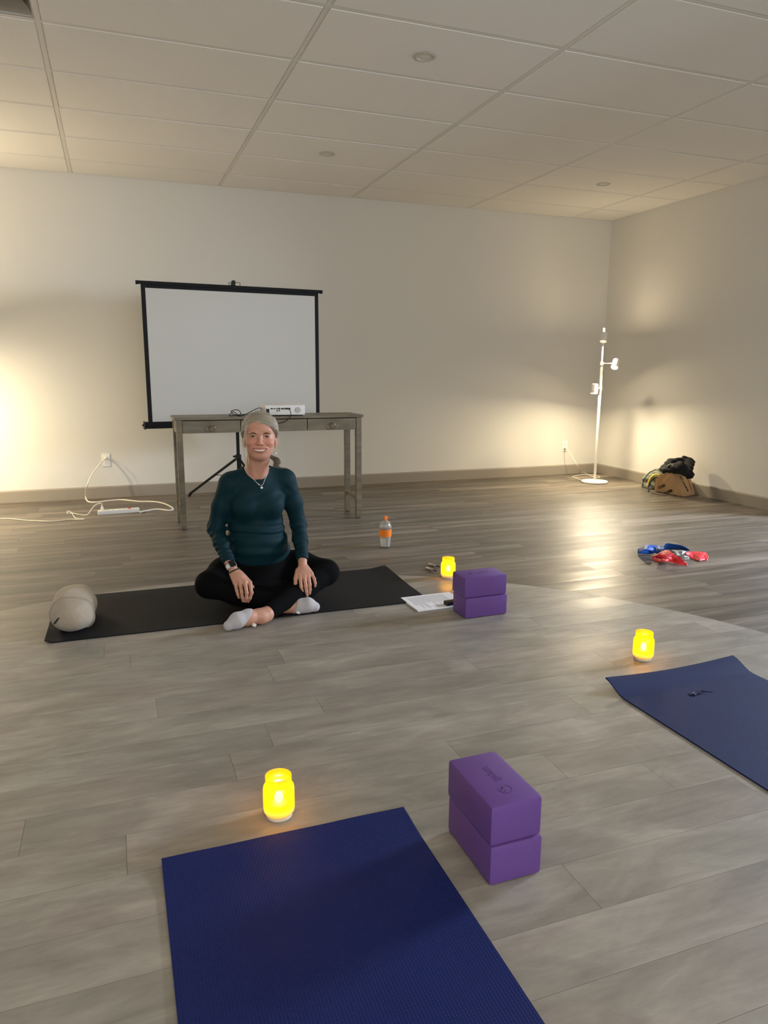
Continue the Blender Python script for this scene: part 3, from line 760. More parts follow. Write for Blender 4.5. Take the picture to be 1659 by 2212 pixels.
# ------------------------------------------------------------------ tripod projection screen
def screen():
    a, b = Vector((0.226, 6.13, 0)), Vector((1.722, 6.28, 0)); d = (b-a); Ls = d.length; ang = math.atan2(d.y, d.x)
    t = empty('projection_screen', ((a.x+b.x)/2, (a.y+b.y)/2, 0), ang, 'black-framed white projection screen on a tripod, against the back wall', 'screen')
    h = Ls/2
    z0, z1 = 0.700, 1.818
    bm = nb(); box(bm, (-h+0.055, -0.001, z0+0.03), (h-0.055, 0.001, z1-0.050))
    obj('screen_surface', bm, pm('matte_white_screen', srgb(200, 198, 188), 0.85), t)
    bm = nb()
    for s in (-1, 1): box(bm, (min(s*(h-0.022), s*(h-0.0548)), -0.001, z0+0.03), (max(s*(h-0.022), s*(h-0.0548)), 0.001, z1-0.01))
    box(bm, (-h+0.0552, -0.001, z1-0.0498), (h-0.0552, 0.001, z1-0.01)); obj('border', bm, M_BLACK, t)
    bm = nb(); box(bm, (-h, -0.009, z1-0.024), (h, 0.009, z1+0.002), 0.003); obj('top_bar', bm, M_BLACK, t)
    for s in (-1, 1):
        bm = nb(); cyl(bm, (s*(h-0.002), 0, z1-0.012), (s*(h+0.014), 0, z1-0.012), 0.015, n=16); obj('end_cap', bm, M_BLACKP, t, True, 40)
    bm = nb(); box(bm, (-h, -0.026, z0-0.018), (h, 0.026, z0+0.036), 0.010, seg=3); cs = obj('screen_case', bm, M_BLACK, t, True, 30)
    for s in (-1, 1):
        bm = nb(); box(bm, (min(s*h, s*(h+0.016)), -0.03, z0-0.022), (max(s*h, s*(h+0.016)), 0.03, z0+0.040), 0.004); cyl(bm, (s*(h+0.016), 0, z0+0.01), (s*(h+0.026), 0, z0+0.01), 0.008, n=12)
        obj('case_end', bm, M_BLACKP, cs)
    # top hook and bracket
    bm = nb(); box(bm, (-0.013, -0.004, z1), (0.013, 0.028, z1+0.040), 0.003); box(bm, (-0.016, -0.006, z1+0.026), (0.010, 0.006, z1+0.042), 0.003)
    tube(bm, catmull([(-0.030, 0, z1+0.002), (-0.042, 0, z1+0.012), (-0.036, 0, z1+0.025), (0, 0, z1+0.026), (0.045, 0, z1+0.026), (0.052, 0, z1+0.018), (0.050, 0, z1+0.002)], 6), 0.0022, 6)
    obj('hanger_hook', bm, M_BLACKP, t)
    px, py = 0.008, 0.075
    bm = nb(); box(bm, (px-0.012, py-0.012, 0.20), (px+0.012, py+0.012, z1+0.03), 0.002); box(bm, (px-0.009, 0.02, z0-0.01), (px+0.009, py, z0+0.012), 0.002); box(bm, (px-0.01, 0.012, z1+0.012), (px+0.01, py, z1+0.03), 0.002); obj('pole', bm, M_BLACK, t)
    hub = 0.405
    bm = nb(); box(bm, (px-0.022, py-0.022, hub-0.022), (px+0.022, py+0.022, hub+0.028), 0.005); cyl(bm, (px-0.022, py, hub+0.01), (px-0.045, py, hub+0.014), 0.008, n=12); obj('leg_collar', bm, M_BLACKP, t)
    base = Matrix.Rotation(-ang, 3, 'Z'); o0 = Vector(((a.x+b.x)/2, (a.y+b.y)/2, 0))
    for fx, fy in ((0.594, 6.80), (1.26, 6.66), (1.02, 5.84)):
        f = base @ (Vector((fx, fy, 0))-o0); s = Vector((px, py, hub)); e_ = Vector((f.x, f.y, 0.014))
        bm = nb(); dd = (e_-s).normalized(); mid = s.lerp(e_, 0.5)
        m = dd.to_track_quat('Z', 'X').to_matrix()
        box(bm, mid-Vector((0.010, 0.006, (e_-s).length/2-0.012)), mid+Vector((0.010, 0.006, (e_-s).length/2-0.004)), 0.0015, rot=m, seg=1)
        br = s.lerp(e_, 0.45); cyl(bm, br, (px, py, 0.25), 0.003, n=8)
        lg = obj('leg', bm, M_BLACK, t)
        bm = nb(); cyl(bm, s.lerp(e_, 0.965), e_-dd*0.0+Vector((0, 0, -0.012)), 0.011, n=12); obj('rubber_foot', bm, M_BLACKP, lg, True, 40)
screen()

# ------------------------------------------------------------------ floor lamps with three spot heads
M_BULB = emit('lit_spot_face', (1.0, 0.90, 0.66), 14)
M_BULBD = emit('dim_spot_face', (1.0, 0.86, 0.60), 1.2)
def floor_lamp(loc, rz, label, heads, mirror=False):
    t = empty('floor_lamp', loc, rz, label, 'lamp')
    bm = nb(); lathe(bm, [(0, 0), (0.128, 0), (0.133, 0.003), (0.134, 0.014), (0.130, 0.020), (0.020, 0.024), (0.016, 0.030), (0, 0.030)], 64); obj('base', bm, M_LAMPW, t, True, 35)
    bm = nb(); cyl(bm, (0, 0, 0.026), (0, 0, 1.20), 0.0135, n=24); cyl(bm, (0, 0, 1.20), (0, 0, 1.575), 0.0085, n=20); obj('pole', bm, M_LAMPW, t, True, 40)
    for k, (hz, arm, aim, power, spread) in enumerate(heads):
        a_ = Vector((arm[0], arm[1], hz)); d = Vector(aim).normalized()
        bm = nb(); cyl(bm, (0, 0, hz), a_, 0.0055, n=12); cyl(bm, (0, 0, hz-0.018), (0, 0, hz+0.018), 0.017, n=20); obj('arm', bm, M_LAMPW, t, True, 40)
        c0 = a_-d*0.045; q = d.to_track_quat('Z', 'Y').to_matrix()
        bm = nb(); lathe(bm, [(0, 0), (0.027, 0), (0.031, 0.003), (0.036, 0.096), (0.0335, 0.096), (0.029, 0.02), (0, 0.02)], 36)
        bmesh.ops.transform(bm, matrix=Matrix.Translation(c0) @ q.to_4x4(), verts=bm.verts[:]); sh = obj('lamp_head', bm, M_LAMPW, t, True, 35)
        bm = nb(); lathe(bm, [(0, 0.086), (0.020, 0.085), (0.0325, 0.080), (0.030, 0.070), (0, 0.068)], 30)
        bmesh.ops.transform(bm, matrix=Matrix.Translation(c0) @ q.to_4x4(), verts=bm.verts[:]); obj('bulb', bm, M_BULBD if hz > 1.4 else M_BULB, sh, True)
        l = bpy.data.lights.new('spot', 'AREA'); l.shape = 'DISK'; l.size = 0.06; l.energy = power; l.color = (1.0, 0.83, 0.56); l.spread = R(spread)
        lo = bpy.data.objects.new('lamp_light', l); COL.objects.link(lo); lo.parent = t
        lo.location = c0+d*0.0975; lo.rotation_euler = d.to_track_quat('-Z', 'Y').to_euler()
    # added upward fill at the top head to brighten the ceiling; its back is closed
    l = bpy.data.lights.new('added_top_fill', 'AREA'); l.shape = 'DISK'; l.size = 0.05; l.energy = 5; l.color = (1.0, 0.80, 0.52)
    lo = bpy.data.objects.new('added_top_fill', l); COL.objects.link(lo); lo.parent = t
    a_ = Vector((heads[0][1][0], heads[0][1][1], heads[0][0])); d = Vector(heads[0][2]).normalized(); lo.location = a_-d*0.047 if d.z < 0 else a_+d*0.11
    lo.rotation_euler = (R(180), 0, 0)
    return t
LX, LY = 4.683, 6.325
floor_lamp((LX, LY, 0.0006), 0, 'white floor lamp with three spot heads in the right corner, lit',
           [(1.485, (-0.030, -0.045), (-0.30, -0.30, -1.0), 5, 160), (1.225, (0.090, -0.10), (-0.52, -0.42, -0.85), 13.0, 140), (0.975, (-0.085, -0.02), (-0.14, -0.10, -1.0), 17.0, 172)])
floor_lamp((-1.55, 6.20, 0.0006), 0, 'matching white floor lamp just outside the left edge of the view, lit',
           [(1.46, (-0.035, -0.045), (0.10, 0.0, 1.0), 14, 180), (1.265, (0.095, -0.01), (0.30, 0.25, -1.0), 26.0, 180), (1.015, (-0.085, -0.02), (0.35, 0.10, -1.0), 22.0, 180)])

# ------------------------------------------------------------------ outlets, cords, power strip
M_CORD = pm('white_cord', srgb(236, 230, 214), 0.45)
def outlet(px, py, label, plug):
    p = P(px, py, ROOM_Y1)
    t = empty('wall_outlet', (p.x, ROOM_Y1-0.0003, p.z), 0, label, 'outlet')
    bm = nb(); box(bm, (-0.036, -0.006, -0.058), (0.036, 0, 0.058), 0.0025); obj('cover_plate', bm, M_WHITE, t, True, 30)
    for s in (-1, 1):
        bm = nb(); cyl(bm, (0, -0.0055, s*0.020), (0, -0.0085, s*0.020), 0.0165, n=24); rc = obj('socket', bm, M_WHITE, t, True, 40)
        bm = nb(); z = s*0.020
        for x in (-0.006, 0.006): box(bm, (x-0.0012, -0.0092, z), (x+0.0012, -0.0084, z+0.009))
        cyl(bm, (0, -0.0092, z-0.007), (0, -0.0084, z-0.007), 0.0025, n=10); obj('slot', bm, M_BLACKP, rc)
    bm = nb(); cyl(bm, (0, -0.0058, 0), (0, -0.0072, 0), 0.003, n=10); obj('screw', bm, M_CHROME, t)
    return p
pl = outlet(229, 994, 'white wall outlet left of the table with a thick cord plugged in', 1)
pr_ = outlet(1219, 964, 'white wall outlet on the back wall beside the right floor lamp', -1)
def cord(name, pts, r, label, cat='cord', plug=None):
    t = empty(name, pts[0], 0, label, cat); o0 = Vector(pts[0])
    bm = nb(); tube(bm, catmull([Vector(p)-o0 for p in pts], 10), r, 8); obj('cable', bm, M_CORD, t, True)
    if plug:
        for pc, dr, s in plug:
            bm = nb(); pc = Vector(pc)-o0; dr = Vector(dr).normalized(); tube(bm, [pc, pc+dr*0.012*s, pc+dr*0.026*s, pc+dr*0.034*s], 0, 12, rfun=lambda q: (0.0125, 0.0125, 0.009, 0.005)[int(round(q*3))]*s)
            obj('plug', bm, M_CORD, t, True, 40)
    return t
def G(px, py, z=0.0045): v = F(px, py, z); return (v.x, v.y, z)
cp = (pl.x+0.002, ROOM_Y1-0.010, pl.z+0.020)
cord('extension_cord', [(cp[0], cp[1]-0.034, cp[2]), P(215, 1003, 6.84), P(198, 1026, 6.78), P(188, 1050, 6.72), G(185, 1072, 0.035), G(190, 1083), G(205, 1085), G(232, 1082), G(262, 1079.5), G(300, 1083), G(330, 1083.5), G(352, 1087), G(368, 1094), G(374, 1100), G(364, 1102.5), G(340, 1100), G(318, 1103), G(302, 1106, 0.016)], 0.0062,
     'thick white cord looping from the left wall outlet to the power strip', plug=[(cp, (0, -1, 0), 1.0)])
sA, sB = F(216, 1113, 0), F(297, 1107, 0)
d = sB-sA; ang = math.atan2(d.y, d.x); Ls = d.length+0.03
t = empty('power_strip', ((sA.x+sB.x)/2, (sA.y+sB.y)/2+0.022, 0.0006), ang, 'white power strip with a red switch on the floor below the left outlet', 'power strip')
bm = nb(); box(bm, (-Ls/2, -0.023, 0), (Ls/2, 0.023, 0.034), 0.004); obj('housing', bm, M_WHITE, t, True, 30)
for k in range(5):
    bm = nb(); cyl(bm, (-Ls/2+0.035+k*0.042, 0, 0.0338), (-Ls/2+0.035+k*0.042, 0, 0.0352), 0.015, n=20); s_ = obj('socket', bm, pm('socket_ivory', srgb(214, 210, 198), 0.5) if k == 0 else bpy.data.materials['socket_ivory'], t)
bm = nb(); box(bm, (Ls/2-0.088, -0.009, 0.0335), (Ls/2-0.064, 0.009, 0.041), 0.002); obj('switch', bm, pm('red_switch', srgb(205, 60, 30), 0.4), t)
sx = (t.location.x-math.cos(ang)*(Ls/2-0.035), t.location.y-math.sin(ang)*(Ls/2-0.035), 0.036)
cord('lamp_cord', [(sx[0], sx[1], sx[2]+0.03), (sx[0]-0.004, sx[1], sx[2]+0.055), P(209, 1089, 6.20), P(199, 1098, 6.18), G(188, 1112), G(170, 1111), G(156, 1108.5), G(146, 1109), G(146, 1104), G(153, 1106.5), G(158, 1113), G(163, 1119), G(175, 1120.5), G(182, 1121), G(172, 1122.5), G(150, 1122), G(110, 1126), G(60, 1124), G(0, 1120), (-1.2, 6.22, 0.004), (-1.52, 6.20, 0.012)], 0.0030,
     'thin white tangled cord running from the power strip out of the left edge', plug=[((sx[0], sx[1], sx[2]), (0, 0, 1), 1.0)])
cp = (pr_.x, ROOM_Y1-0.010, pr_.z-0.020)
cord('lamp_cord', [(cp[0], cp[1]-0.032, cp[2]), P(1228, 975, 6.86), P(1237, 988, 6.80), P(1247, 1005, 6.74), G(1256, 1018, 0.02), G(1268, 1024, 0.005), G(1285, 1031, 0.005), G(1296, 1031, 0.005), G(1288, 1027, 0.005), G(1262, 1025, 0.005), G(1246, 1027, 0.005), G(1237, 1030, 0.005), G(1245, 1033, 0.005), G(1255, 1037, 0.005), (4.545, 6.30, 0.006)], 0.0034,
     'white cord hanging from the right outlet and curling behind the lit corner lamp', plug=[(cp, (0, -1, 0), 1.0)])


# ------------------------------------------------------------------ bags and jacket by the right wall
def ribbon(bm, A, B, nr=6, ns=6, noise=0.004, seed=1, th=0.0008, close=False):
    rg_ = random.Random(seed); ca = catmull([F(*p) for p in A], ns); cb = catmull([F(*p) for p in B], ns)
    n = min(len(ca), len(cb)); grid = []
    for i in range(n):
        row = []
        for k in range(nr+1):
            p = ca[i].lerp(cb[i], k/nr)
            j = noise*math.sin(i*0.9+seed)*math.sin(k*1.7+i*0.35+seed)
            p = p+Vector((0, 0, j if 0 < k < nr else 0.3*j)); p.z = max(p.z, 0.0016); row.append(p)
        grid.append(row)
    top = [[bm.verts.new(p) for p in r] for r in grid]; bot = [[bm.verts.new(p-Vector((0, 0, th))) for p in r] for r in grid]
    for i in range(n-1):
        for k in range(nr):
            bm.faces.new((top[i][k], top[i+1][k], top[i+1][k+1], top[i][k+1])); bm.faces.new((bot[i][k], bot[i][k+1], bot[i+1][k+1], bot[i+1][k]))
    for i in range(n-1):
        for k in (0, nr): bm.faces.new((top[i][k], top[i+1][k], bot[i+1][k], bot[i][k]))
    for k in range(nr):
        for i in (0, n-1): bm.faces.new((top[i][k], top[i][k+1], bot[i][k+1], bot[i][k]))
def latex(name, c): return pm(name, c, 0.5, spec=0.4, bump=0.3, bscale=30, bdist=0.004)
M_BB, M_RB, M_GB = latex('blue_latex', srgb(20, 84, 170)), latex('red_latex', srgb(226, 56, 62)), pm('grey_latex', srgb(150, 148, 138), 0.5)
o0 = F(1432, 1188)
t = empty('resistance_band', (o0.x, o0.y, 0), 0, 'crumpled blue elastic exercise band on the dark floor, behind the red one', 'exercise band')
def bpart(name, A, B, mat, t, seed, noise=0.004):
    bm = nb(); ribbon(bm, A, B, seed=seed, noise=noise); o = obj(name, bm, mat, t, True); o.location = -Vector(t.location); return o
bpart('band', [(1377, 1190, .02), (1396, 1177, .045), (1425, 1179, .040), (1432, 1176, .055), (1445, 1174, .070), (1475, 1179, .055), (1491, 1189, .015)],
      [(1378, 1196, .003), (1405, 1197, .003), (1417, 1193, .025), (1430, 1186, .045), (1440, 1187, .025), (1470, 1188, .008), (1483, 1190, .003)], M_BB, t, 2)
bpart('band_fold', [(1378, 1186, .03), (1398, 1176, .05), (1414, 1181, .05), (1428, 1190, .03)], [(1377, 1195, .012), (1395, 1187, .060), (1408, 1190, .030), (1420, 1197, .004)], M_BB, t, 5)
g_ = bpart('grey_end', [(1417, 1184, .045), (1428, 1183, .045), (1438, 1183, .04)], [(1418, 1193, .02), (1426, 1193, .015), (1434, 1190, .02)], M_GB, t, 3, 0.002); tag(g_, 'grey end of the band')
o0 = F(1460, 1208)
t = empty('resistance_band', (o0.x, o0.y, 0), 0, 'crumpled red elastic exercise band on the dark floor, in front of the blue one', 'exercise band')
bpart('band', [(1408, 1203, .015), (1430, 1191, .045), (1444, 1190, .055), (1460, 1199, .045), (1475, 1209, .030), (1486, 1219, .008)],
      [(1412, 1210, .006), (1420, 1213, .004), (1434, 1213, .022), (1448, 1214, .006), (1466, 1219, .004), (1484, 1222, .003)], M_RB, t, 7, 0.007)
bpart('band_fold', [(1412, 1201, .05), (1430, 1198, .06), (1445, 1198, .06), (1462, 1204, .04)], [(1420, 1206, .02), (1436, 1207, .035), (1447, 1209, .03), (1462, 1212, .01)], M_RB, t, 9, 0.006)
bpart('band_end', [(1478, 1193, .040), (1498, 1191, .035), (1512, 1192, .035), (1524, 1193, .030), (1531, 1203, .015)],
      [(1486, 1202, .015), (1498, 1208, .006), (1510, 1211, .008), (1520, 1210, .006), (1528, 1211, .003)], M_RB, t, 12, 0.004)
for k, (A, B) in enumerate((([(1444, 1187, .055), (1454, 1188, .065), (1466, 1190, .060), (1474, 1189, .065), (1483, 1191, .055)], [(1455, 1196, .045), (1462, 1199, .045), (1470, 1200, .040), (1474, 1198, .045), (1478, 1196, .045)]),
                            ([(1468, 1200, .035), (1478, 1200, .035), (1488, 1202, .025)], [(1474, 1207, .015), (1480, 1210, .006), (1490, 1208, .006)]))):
    g_ = bpart('grey_strip', A, B, M_GB, t, 3+k, 0.003)
    if k == 0: tag(g_, 'grey strip across the red band')

# ---- tan printed paper tote, tipped over
M_KRAFT = pm('tan_paper', srgb(186, 150, 108), 0.8, var=0.08, vscale=10, bump=0.3, bscale=14, bdist=0.01); M_INK = pm('black_ink', srgb(24, 16, 12), 0.8); M_KRL = pm('lighter_tan_print', srgb(206, 166, 116), 0.8)
Cc, Dd, Ff = F(1414, 1060, 0.006), F(1476, 1073, 0.004), F(1505, 1067.5, 0.004)
CAMP = Vector((0, 0, CAM_Z))
def on_plane(px, py, a_, b_, c_):
    n_ = (b_-a_).cross(c_-a_).normalized(); d_ = P(px, py, 5.0)-CAMP
    return CAMP+d_*((a_-CAMP).dot(n_)/d_.dot(n_))
Aa = P(1449, 1016, 5.42); Bb = on_plane(1416, 1031, Cc, Dd, Aa); Ee = on_plane(1495, 1034, Dd, Ff, Aa)
back = Vector((0.04, 0.17, 0)); 
tt = empty('paper_bag', (Dd.x, Dd.y, 0), 0, 'tan printed paper bag lying against the right wall under a black jacket', 'bag'); o0 = Vector(tt.location)
Hh = Vector((5.12, Cc.y+0.02, 0.006)); Gg = Vector((5.12, Bb.y+0.0, 0.06))
V8 = {k_: v_-o0 for k_, v_ in dict(A=Aa, B=Bb, C=Cc, D=Dd, E=Ee, F=Ff, G=Gg, H=Hh).items()}
bm = nb(); vs = {k_: bm.verts.new(v_) for k_, v_ in V8.items()}
for f_ in ('BADC', 'AEFD', 'BGEA', 'CDFH', 'EGHF', 'GBCH'): bm.faces.new([vs[c_] for c_ in f_])
bmesh.ops.subdivide_edges(bm, edges=bm.edges[:], cuts=5, use_grid_fill=True)
for v_ in bm.verts:
    q_ = v_.co; q_ += Vector((math.sin(q_.z*60+q_.y*40), math.sin(q_.x*50+q_.z*30), 0))*0.0022
    q_.x = min(q_.x, 5.150-o0.x)
kb = obj('bag_body', bm, M_KRAFT, tt, True, 30)
def face_text(s_, size, origin, xd, yd, par, name='lettering', bold=True):
    xd = xd.normalized(); n_ = xd.cross(yd).normalized(); yd = n_.cross(xd).normalized()
    Mx = Matrix((xd, yd, n_)).transposed()
    return text_obj(name, s_, size, M_INK, par, origin+n_*0.004, Mx, 0.0008, bold)
A_, B_, C_v, D_, E_, F_v = (V8[k_] for k_ in 'ABCDEF')
up = (B_-C_v).normalized(); xd = (A_-B_)
def onf(px, py):   # point of the front face under a pixel
    n_ = (D_-C_v).cross(B_-C_v).normalized(); d_ = P(px, py, 5.0)-Vector((0, 0, CAM_Z)); o_ = Vector((0, 0, CAM_Z))-o0
    return o_+d_*((C_v-o_).dot(n_)/d_.dot(n_))
def onr(px, py):
    n_ = (F_v-D_).cross(A_-D_).normalized(); d_ = P(px, py, 5.0)-Vector((0, 0, CAM_Z)); o_ = Vector((0, 0, CAM_Z))-o0
    return o_+d_*((D_-o_).dot(n_)/d_.dot(n_))
def towards(v_): return v_
face_text('CLOSE', 0.034, onf(1430, 1051), onf(1440, 1047)-onf(1424, 1054), onf(1430, 1045)-onf(1430, 1055), tt)
face_text('CLOSER', 0.034, onf(1444, 1062.5), onf(1453, 1059)-onf(1436, 1066), onf(1444, 1056)-onf(1444, 1066), tt)
face_text('BLENDS CO', 0.030, onr(1477.5, 1045), onr(1470, 1030)-onr(1487, 1064), onr(1468, 1048)-onr(1478, 1046), tt)
face_text('CONSCIOUS', 0.018, onr(1490, 1048), onr(1486, 1038)-onr(1494, 1060), onr(1482, 1050)-onr(1492, 1048), tt, bold=False)
bm = nb(); pts = [onf(*q_) for q_ in ((1433, 1034), (1440, 1029), (1449, 1024), (1450, 1028), (1443, 1033), (1440, 1042), (1434, 1043), (1431, 1039))]
n_ = (D_-C_v).cross(B_-C_v).normalized(); n_ = n_ if n_.y < 0 else -n_
top_ = [bm.verts.new(p_+n_*0.0045) for p_ in pts]; bt_ = [bm.verts.new(p_+n_*0.0005) for p_ in pts]
bm.faces.new(top_); bm.faces.new(bt_[::-1])
for i in range(len(pts)): bm.faces.new((top_[i], top_[(i+1) % len(pts)], bt_[(i+1) % len(pts)], bt_[i]))
obj('printed_shape', bm, M_KRL, tt)
bm = nb(); tube(bm, catmull([onf(1419, 1031)+n_*0.006, onf(1422, 1040)+n_*0.014, onf(1421, 1050)+n_*0.016, onf(1416, 1058)+n_*0.008], 6), 0.0045, 8); obj('bag_handle', bm, M_KRL, tt, True)

# ------------------------------------------------------------------ seated woman: implicit surfaces -> mesh
BIG = 1e3
def cone(a, b, ra, rb, k=0.02, op='add'): return dict(t='c', a=np.array(a, float), b=np.array(b, float), ra=ra, rb=rb, k=k, op=op)
def ell(c, r, k=0.02, op='add', rot=None): return dict(t='e', c=np.array(c, float), r=np.array(r, float), k=k, op=op, R=None if rot is None else np.array(rot, float))
def half(p, n, k=0.004): return dict(t='h', c=np.array(p, float), n=np.array(n, float)/np.linalg.norm(n), k=k, op='cut')   # removes the side n points to
def grp(prims, k, op='add'): return dict(t='g', prims=prims, k=k, op=op)
def ev(p, X):
    if p['t'] == 'c':
        ba = p['b']-p['a']; L2 = ba@ba+1e-12; pa = X-p['a']; t = np.clip(pa@ba/L2, 0, 1)
        return np.sqrt(((pa-t[:, None]*ba)**2).sum(1))-(p['ra']+(p['rb']-p['ra'])*t)
    if p['t'] == 'e':
        q = X-p['c']
        if p['R'] is not None: q = q@p['R'].T
        q = q/p['r']; k0 = np.sqrt((q**2).sum(1)); k1 = np.sqrt(((q/p['r'])**2).sum(1))+1e-9
        return k0*(k0-1)/k1
    if p['t'] == 'h': return (X-p['c'])@p['n']
    return evs(p['prims'], X)
def evs(prims, X, act=None):
    d = None
    for i, p in enumerate(prims):
        if act is not None and not act[i]: continue
        v = ev(p, X); k = p['k']
        if p['op'] == 'add':
            if d is None: d = v
            else:
                h = np.clip(0.5+0.5*(d-v)/k, 0, 1); d = d*(1-h)+v*h-k*h*(1-h)
        else:
            if d is None: continue
            if p['op'] == 'sub': v = -v
            h = np.clip(0.5-0.5*(d-v)/k, 0, 1); d = d*(1-h)+v*h+k*h*(1-h)
    return np.full(len(X), BIG) if d is None else d
def sdf_mesh(prims, lo, hi, h, disp=None, B=20):
    lo = np.array(lo, float); hi = np.array(hi, float)
    nb_ = np.ceil((hi-lo)/(B*h)).astype(int)
    bi = np.stack(np.meshgrid(*[np.arange(n) for n in nb_], indexing='ij'), -1).reshape(-1, 3)
    ctr = lo+(bi+0.5)*B*h; hd = B*h*0.87; act = []
    for p in prims:
        if p['op'] == 'cut': act.append(np.ones(len(ctr), bool)); continue
        act.append(ev(p, ctr) < hd*1.25+p['k']+0.012)
    act = np.array(act).T; adds = np.array([p['op'] == 'add' for p in prims])
    keep = act[:, adds].any(1)
    SZ = (nb_*B+2).astype(np.int64)
    key = lambda I: (I[:, 0]*SZ[1]+I[:, 1])*SZ[2]+I[:, 2]
    loc = np.stack(np.meshgrid(*[np.arange(B+1)]*3, indexing='ij'), -1).reshape(-1, 3)
    VK, VP, FQ = [], [], []
    E12 = [((0,0,0),(1,0,0)),((0,1,0),(1,1,0)),((0,0,1),(1,0,1)),((0,1,1),(1,1,1)),((0,0,0),(0,1,0)),((1,0,0),(1,1,0)),((0,0,1),(0,1,1)),((1,0,1),(1,1,1)),
           ((0,0,0),(0,0,1)),((1,0,0),(1,0,1)),((0,1,0),(0,1,1)),((1,1,0),(1,1,1))]
    for b_, a_ in zip(bi[keep], act[keep]):
        X = lo+(b_*B+loc)*h
        d = evs(prims, X, a_)
        if disp is not None: d = d+disp(X)
        S = d.reshape(B+1, B+1, B+1); ins = S < 0
        if ins.all() or not ins.any(): continue
        acc = np.zeros((B, B, B, 3)); cnt = np.zeros((B, B, B))
        for (p, q) in E12:
            sp = S[p[0]:p[0]+B, p[1]:p[1]+B, p[2]:p[2]+B]; sq = S[q[0]:q[0]+B, q[1]:q[1]+B, q[2]:q[2]+B]
            m = (sp < 0) != (sq < 0)
            if not m.any(): continue
            t = sp[m]/(sp[m]-sq[m]); P0 = np.array(p, float); acc[m] += P0+t[:, None]*(np.array(q)-P0); cnt[m] += 1
        c = np.argwhere(cnt > 0)
        if len(c) == 0: continue
        VK.append(key(c+b_*B)); VP.append(lo+(c+b_*B+acc[cnt > 0]/cnt[cnt > 0][:, None])*h)
        for ax in range(3):
            sl0 = [slice(0, B)]*3; sl1 = [slice(0, B)]*3; sl1[ax] = slice(1, B+1)
            A_, C_ = ins[tuple(sl0)], ins[tuple(sl1)]; m = np.argwhere(A_ != C_)
            if len(m) == 0: continue
            fl_ = A_[tuple(m.T)]; g = m+b_*B; u, v = (ax+1) % 3, (ax+2) % 3
            eu = np.zeros(3, int); eu[u] = 1; evv = np.zeros(3, int); evv[v] = 1
            ok = (g[:, u] > 0) & (g[:, v] > 0); g, fl_ = g[ok], fl_[ok]
            q4 = np.stack([key(g-eu-evv), key(g-evv), key(g), key(g-eu)], 1)
            q4[~fl_] = q4[~fl_][:, ::-1]; FQ.append(q4)
    VK = np.concatenate(VK); VP = np.concatenate(VP); FQ = np.concatenate(FQ)
    o_ = np.argsort(VK); VK, VP = VK[o_], VP[o_]
    ix = np.searchsorted(VK, FQ); ix = np.clip(ix, 0, len(VK)-1); ok = (VK[ix] == FQ).all(1); ix = ix[ok]
    return VP, ix
def mesh_obj(name, V, Fq, mat, parent, color=None):
    me = bpy.data.meshes.new(name)
    me.vertices.add(len(V)); me.vertices.foreach_set('co', V.astype(np.float32).ravel())
    me.loops.add(Fq.size); me.loops.foreach_set('vertex_index', Fq.astype(np.int32).ravel())
    me.polygons.add(len(Fq)); me.polygons.foreach_set('loop_start', np.arange(0, Fq.size, 4, dtype=np.int32))
    me.update(calc_edges=True); me.validate()
    if color is not None:
        ca = me.color_attributes.new('skin', 'FLOAT_COLOR', 'POINT'); ca.data.foreach_set('color', color.astype(np.float32).ravel())
    return link(name, me, mat, parent, True)
rotz = lambda a: np.array([[math.cos(a), math.sin(a), 0], [-math.sin(a), math.cos(a), 0], [0, 0, 1]])
A3 = lambda v: np.array(tuple(v), float)

WO = Vector((0.645, 3.60, 0.0))
WOMAN = empty('person', WO, 0, 'smiling grey-haired woman in dark teal top and black leggings, sitting cross-legged on a mat', 'person')
def wpart(o): o.location = -WO; return o

# ---- head frame: u right (as seen), v up, w towards the camera
HC = np.array([0.6445, 3.475, 0.848])
hw_ = np.array([-0.175, -0.98, 0.075]); hw_ /= np.linalg.norm(hw_)
hu_ = np.cross(hw_, [0.02, 0, 1.0]); hu_ = -hu_/np.linalg.norm(hu_); hu_ = hu_ if hu_[0] > 0 else -hu_
hv_ = np.cross(hw_, hu_); hv_ = hv_ if hv_[2] > 0 else -hv_
HR = np.array([hu_, hv_, hw_])
UW = 1.09
def Hp(u, v, w): return HC+u*UW*hu_+v*hv_+w*hw_
def hell(c, r, k=0.02, op='add', roll=0):
    Rm = HR
    if roll: Rm = rotz(roll)@HR
    return ell(Hp(*c), (r[0]*UW, r[1], r[2]), k, op, Rm)
def hcone(a, b, ra, rb, k=0.01, op='add'): return cone(Hp(*a), Hp(*b), ra, rb, k, op)
def mouth_curve(n, half_, v0, lift, w0, wc):
    out = []
    for i in range(n+1):
        u = half_*(-1+2*i/n); out.append((u, v0+lift*(u/half_)**2, w0-wc*(u/half_)**2))
    return out
head = [
    hell((0, 0.028, -0.022), (0.072, 0.086, 0.088), 0.02),
    hell((0, -0.010, 0.022), (0.0635, 0.088, 0.066), 0.02),
    hell((0, -0.062, 0.022), (0.0535, 0.050, 0.058), 0.025),
    hell((0, -0.088, 0.048), (0.030, 0.024, 0.030), 0.022),
    hell((0, 0.048, 0.045), (0.052, 0.036, 0.040), 0.025),
]
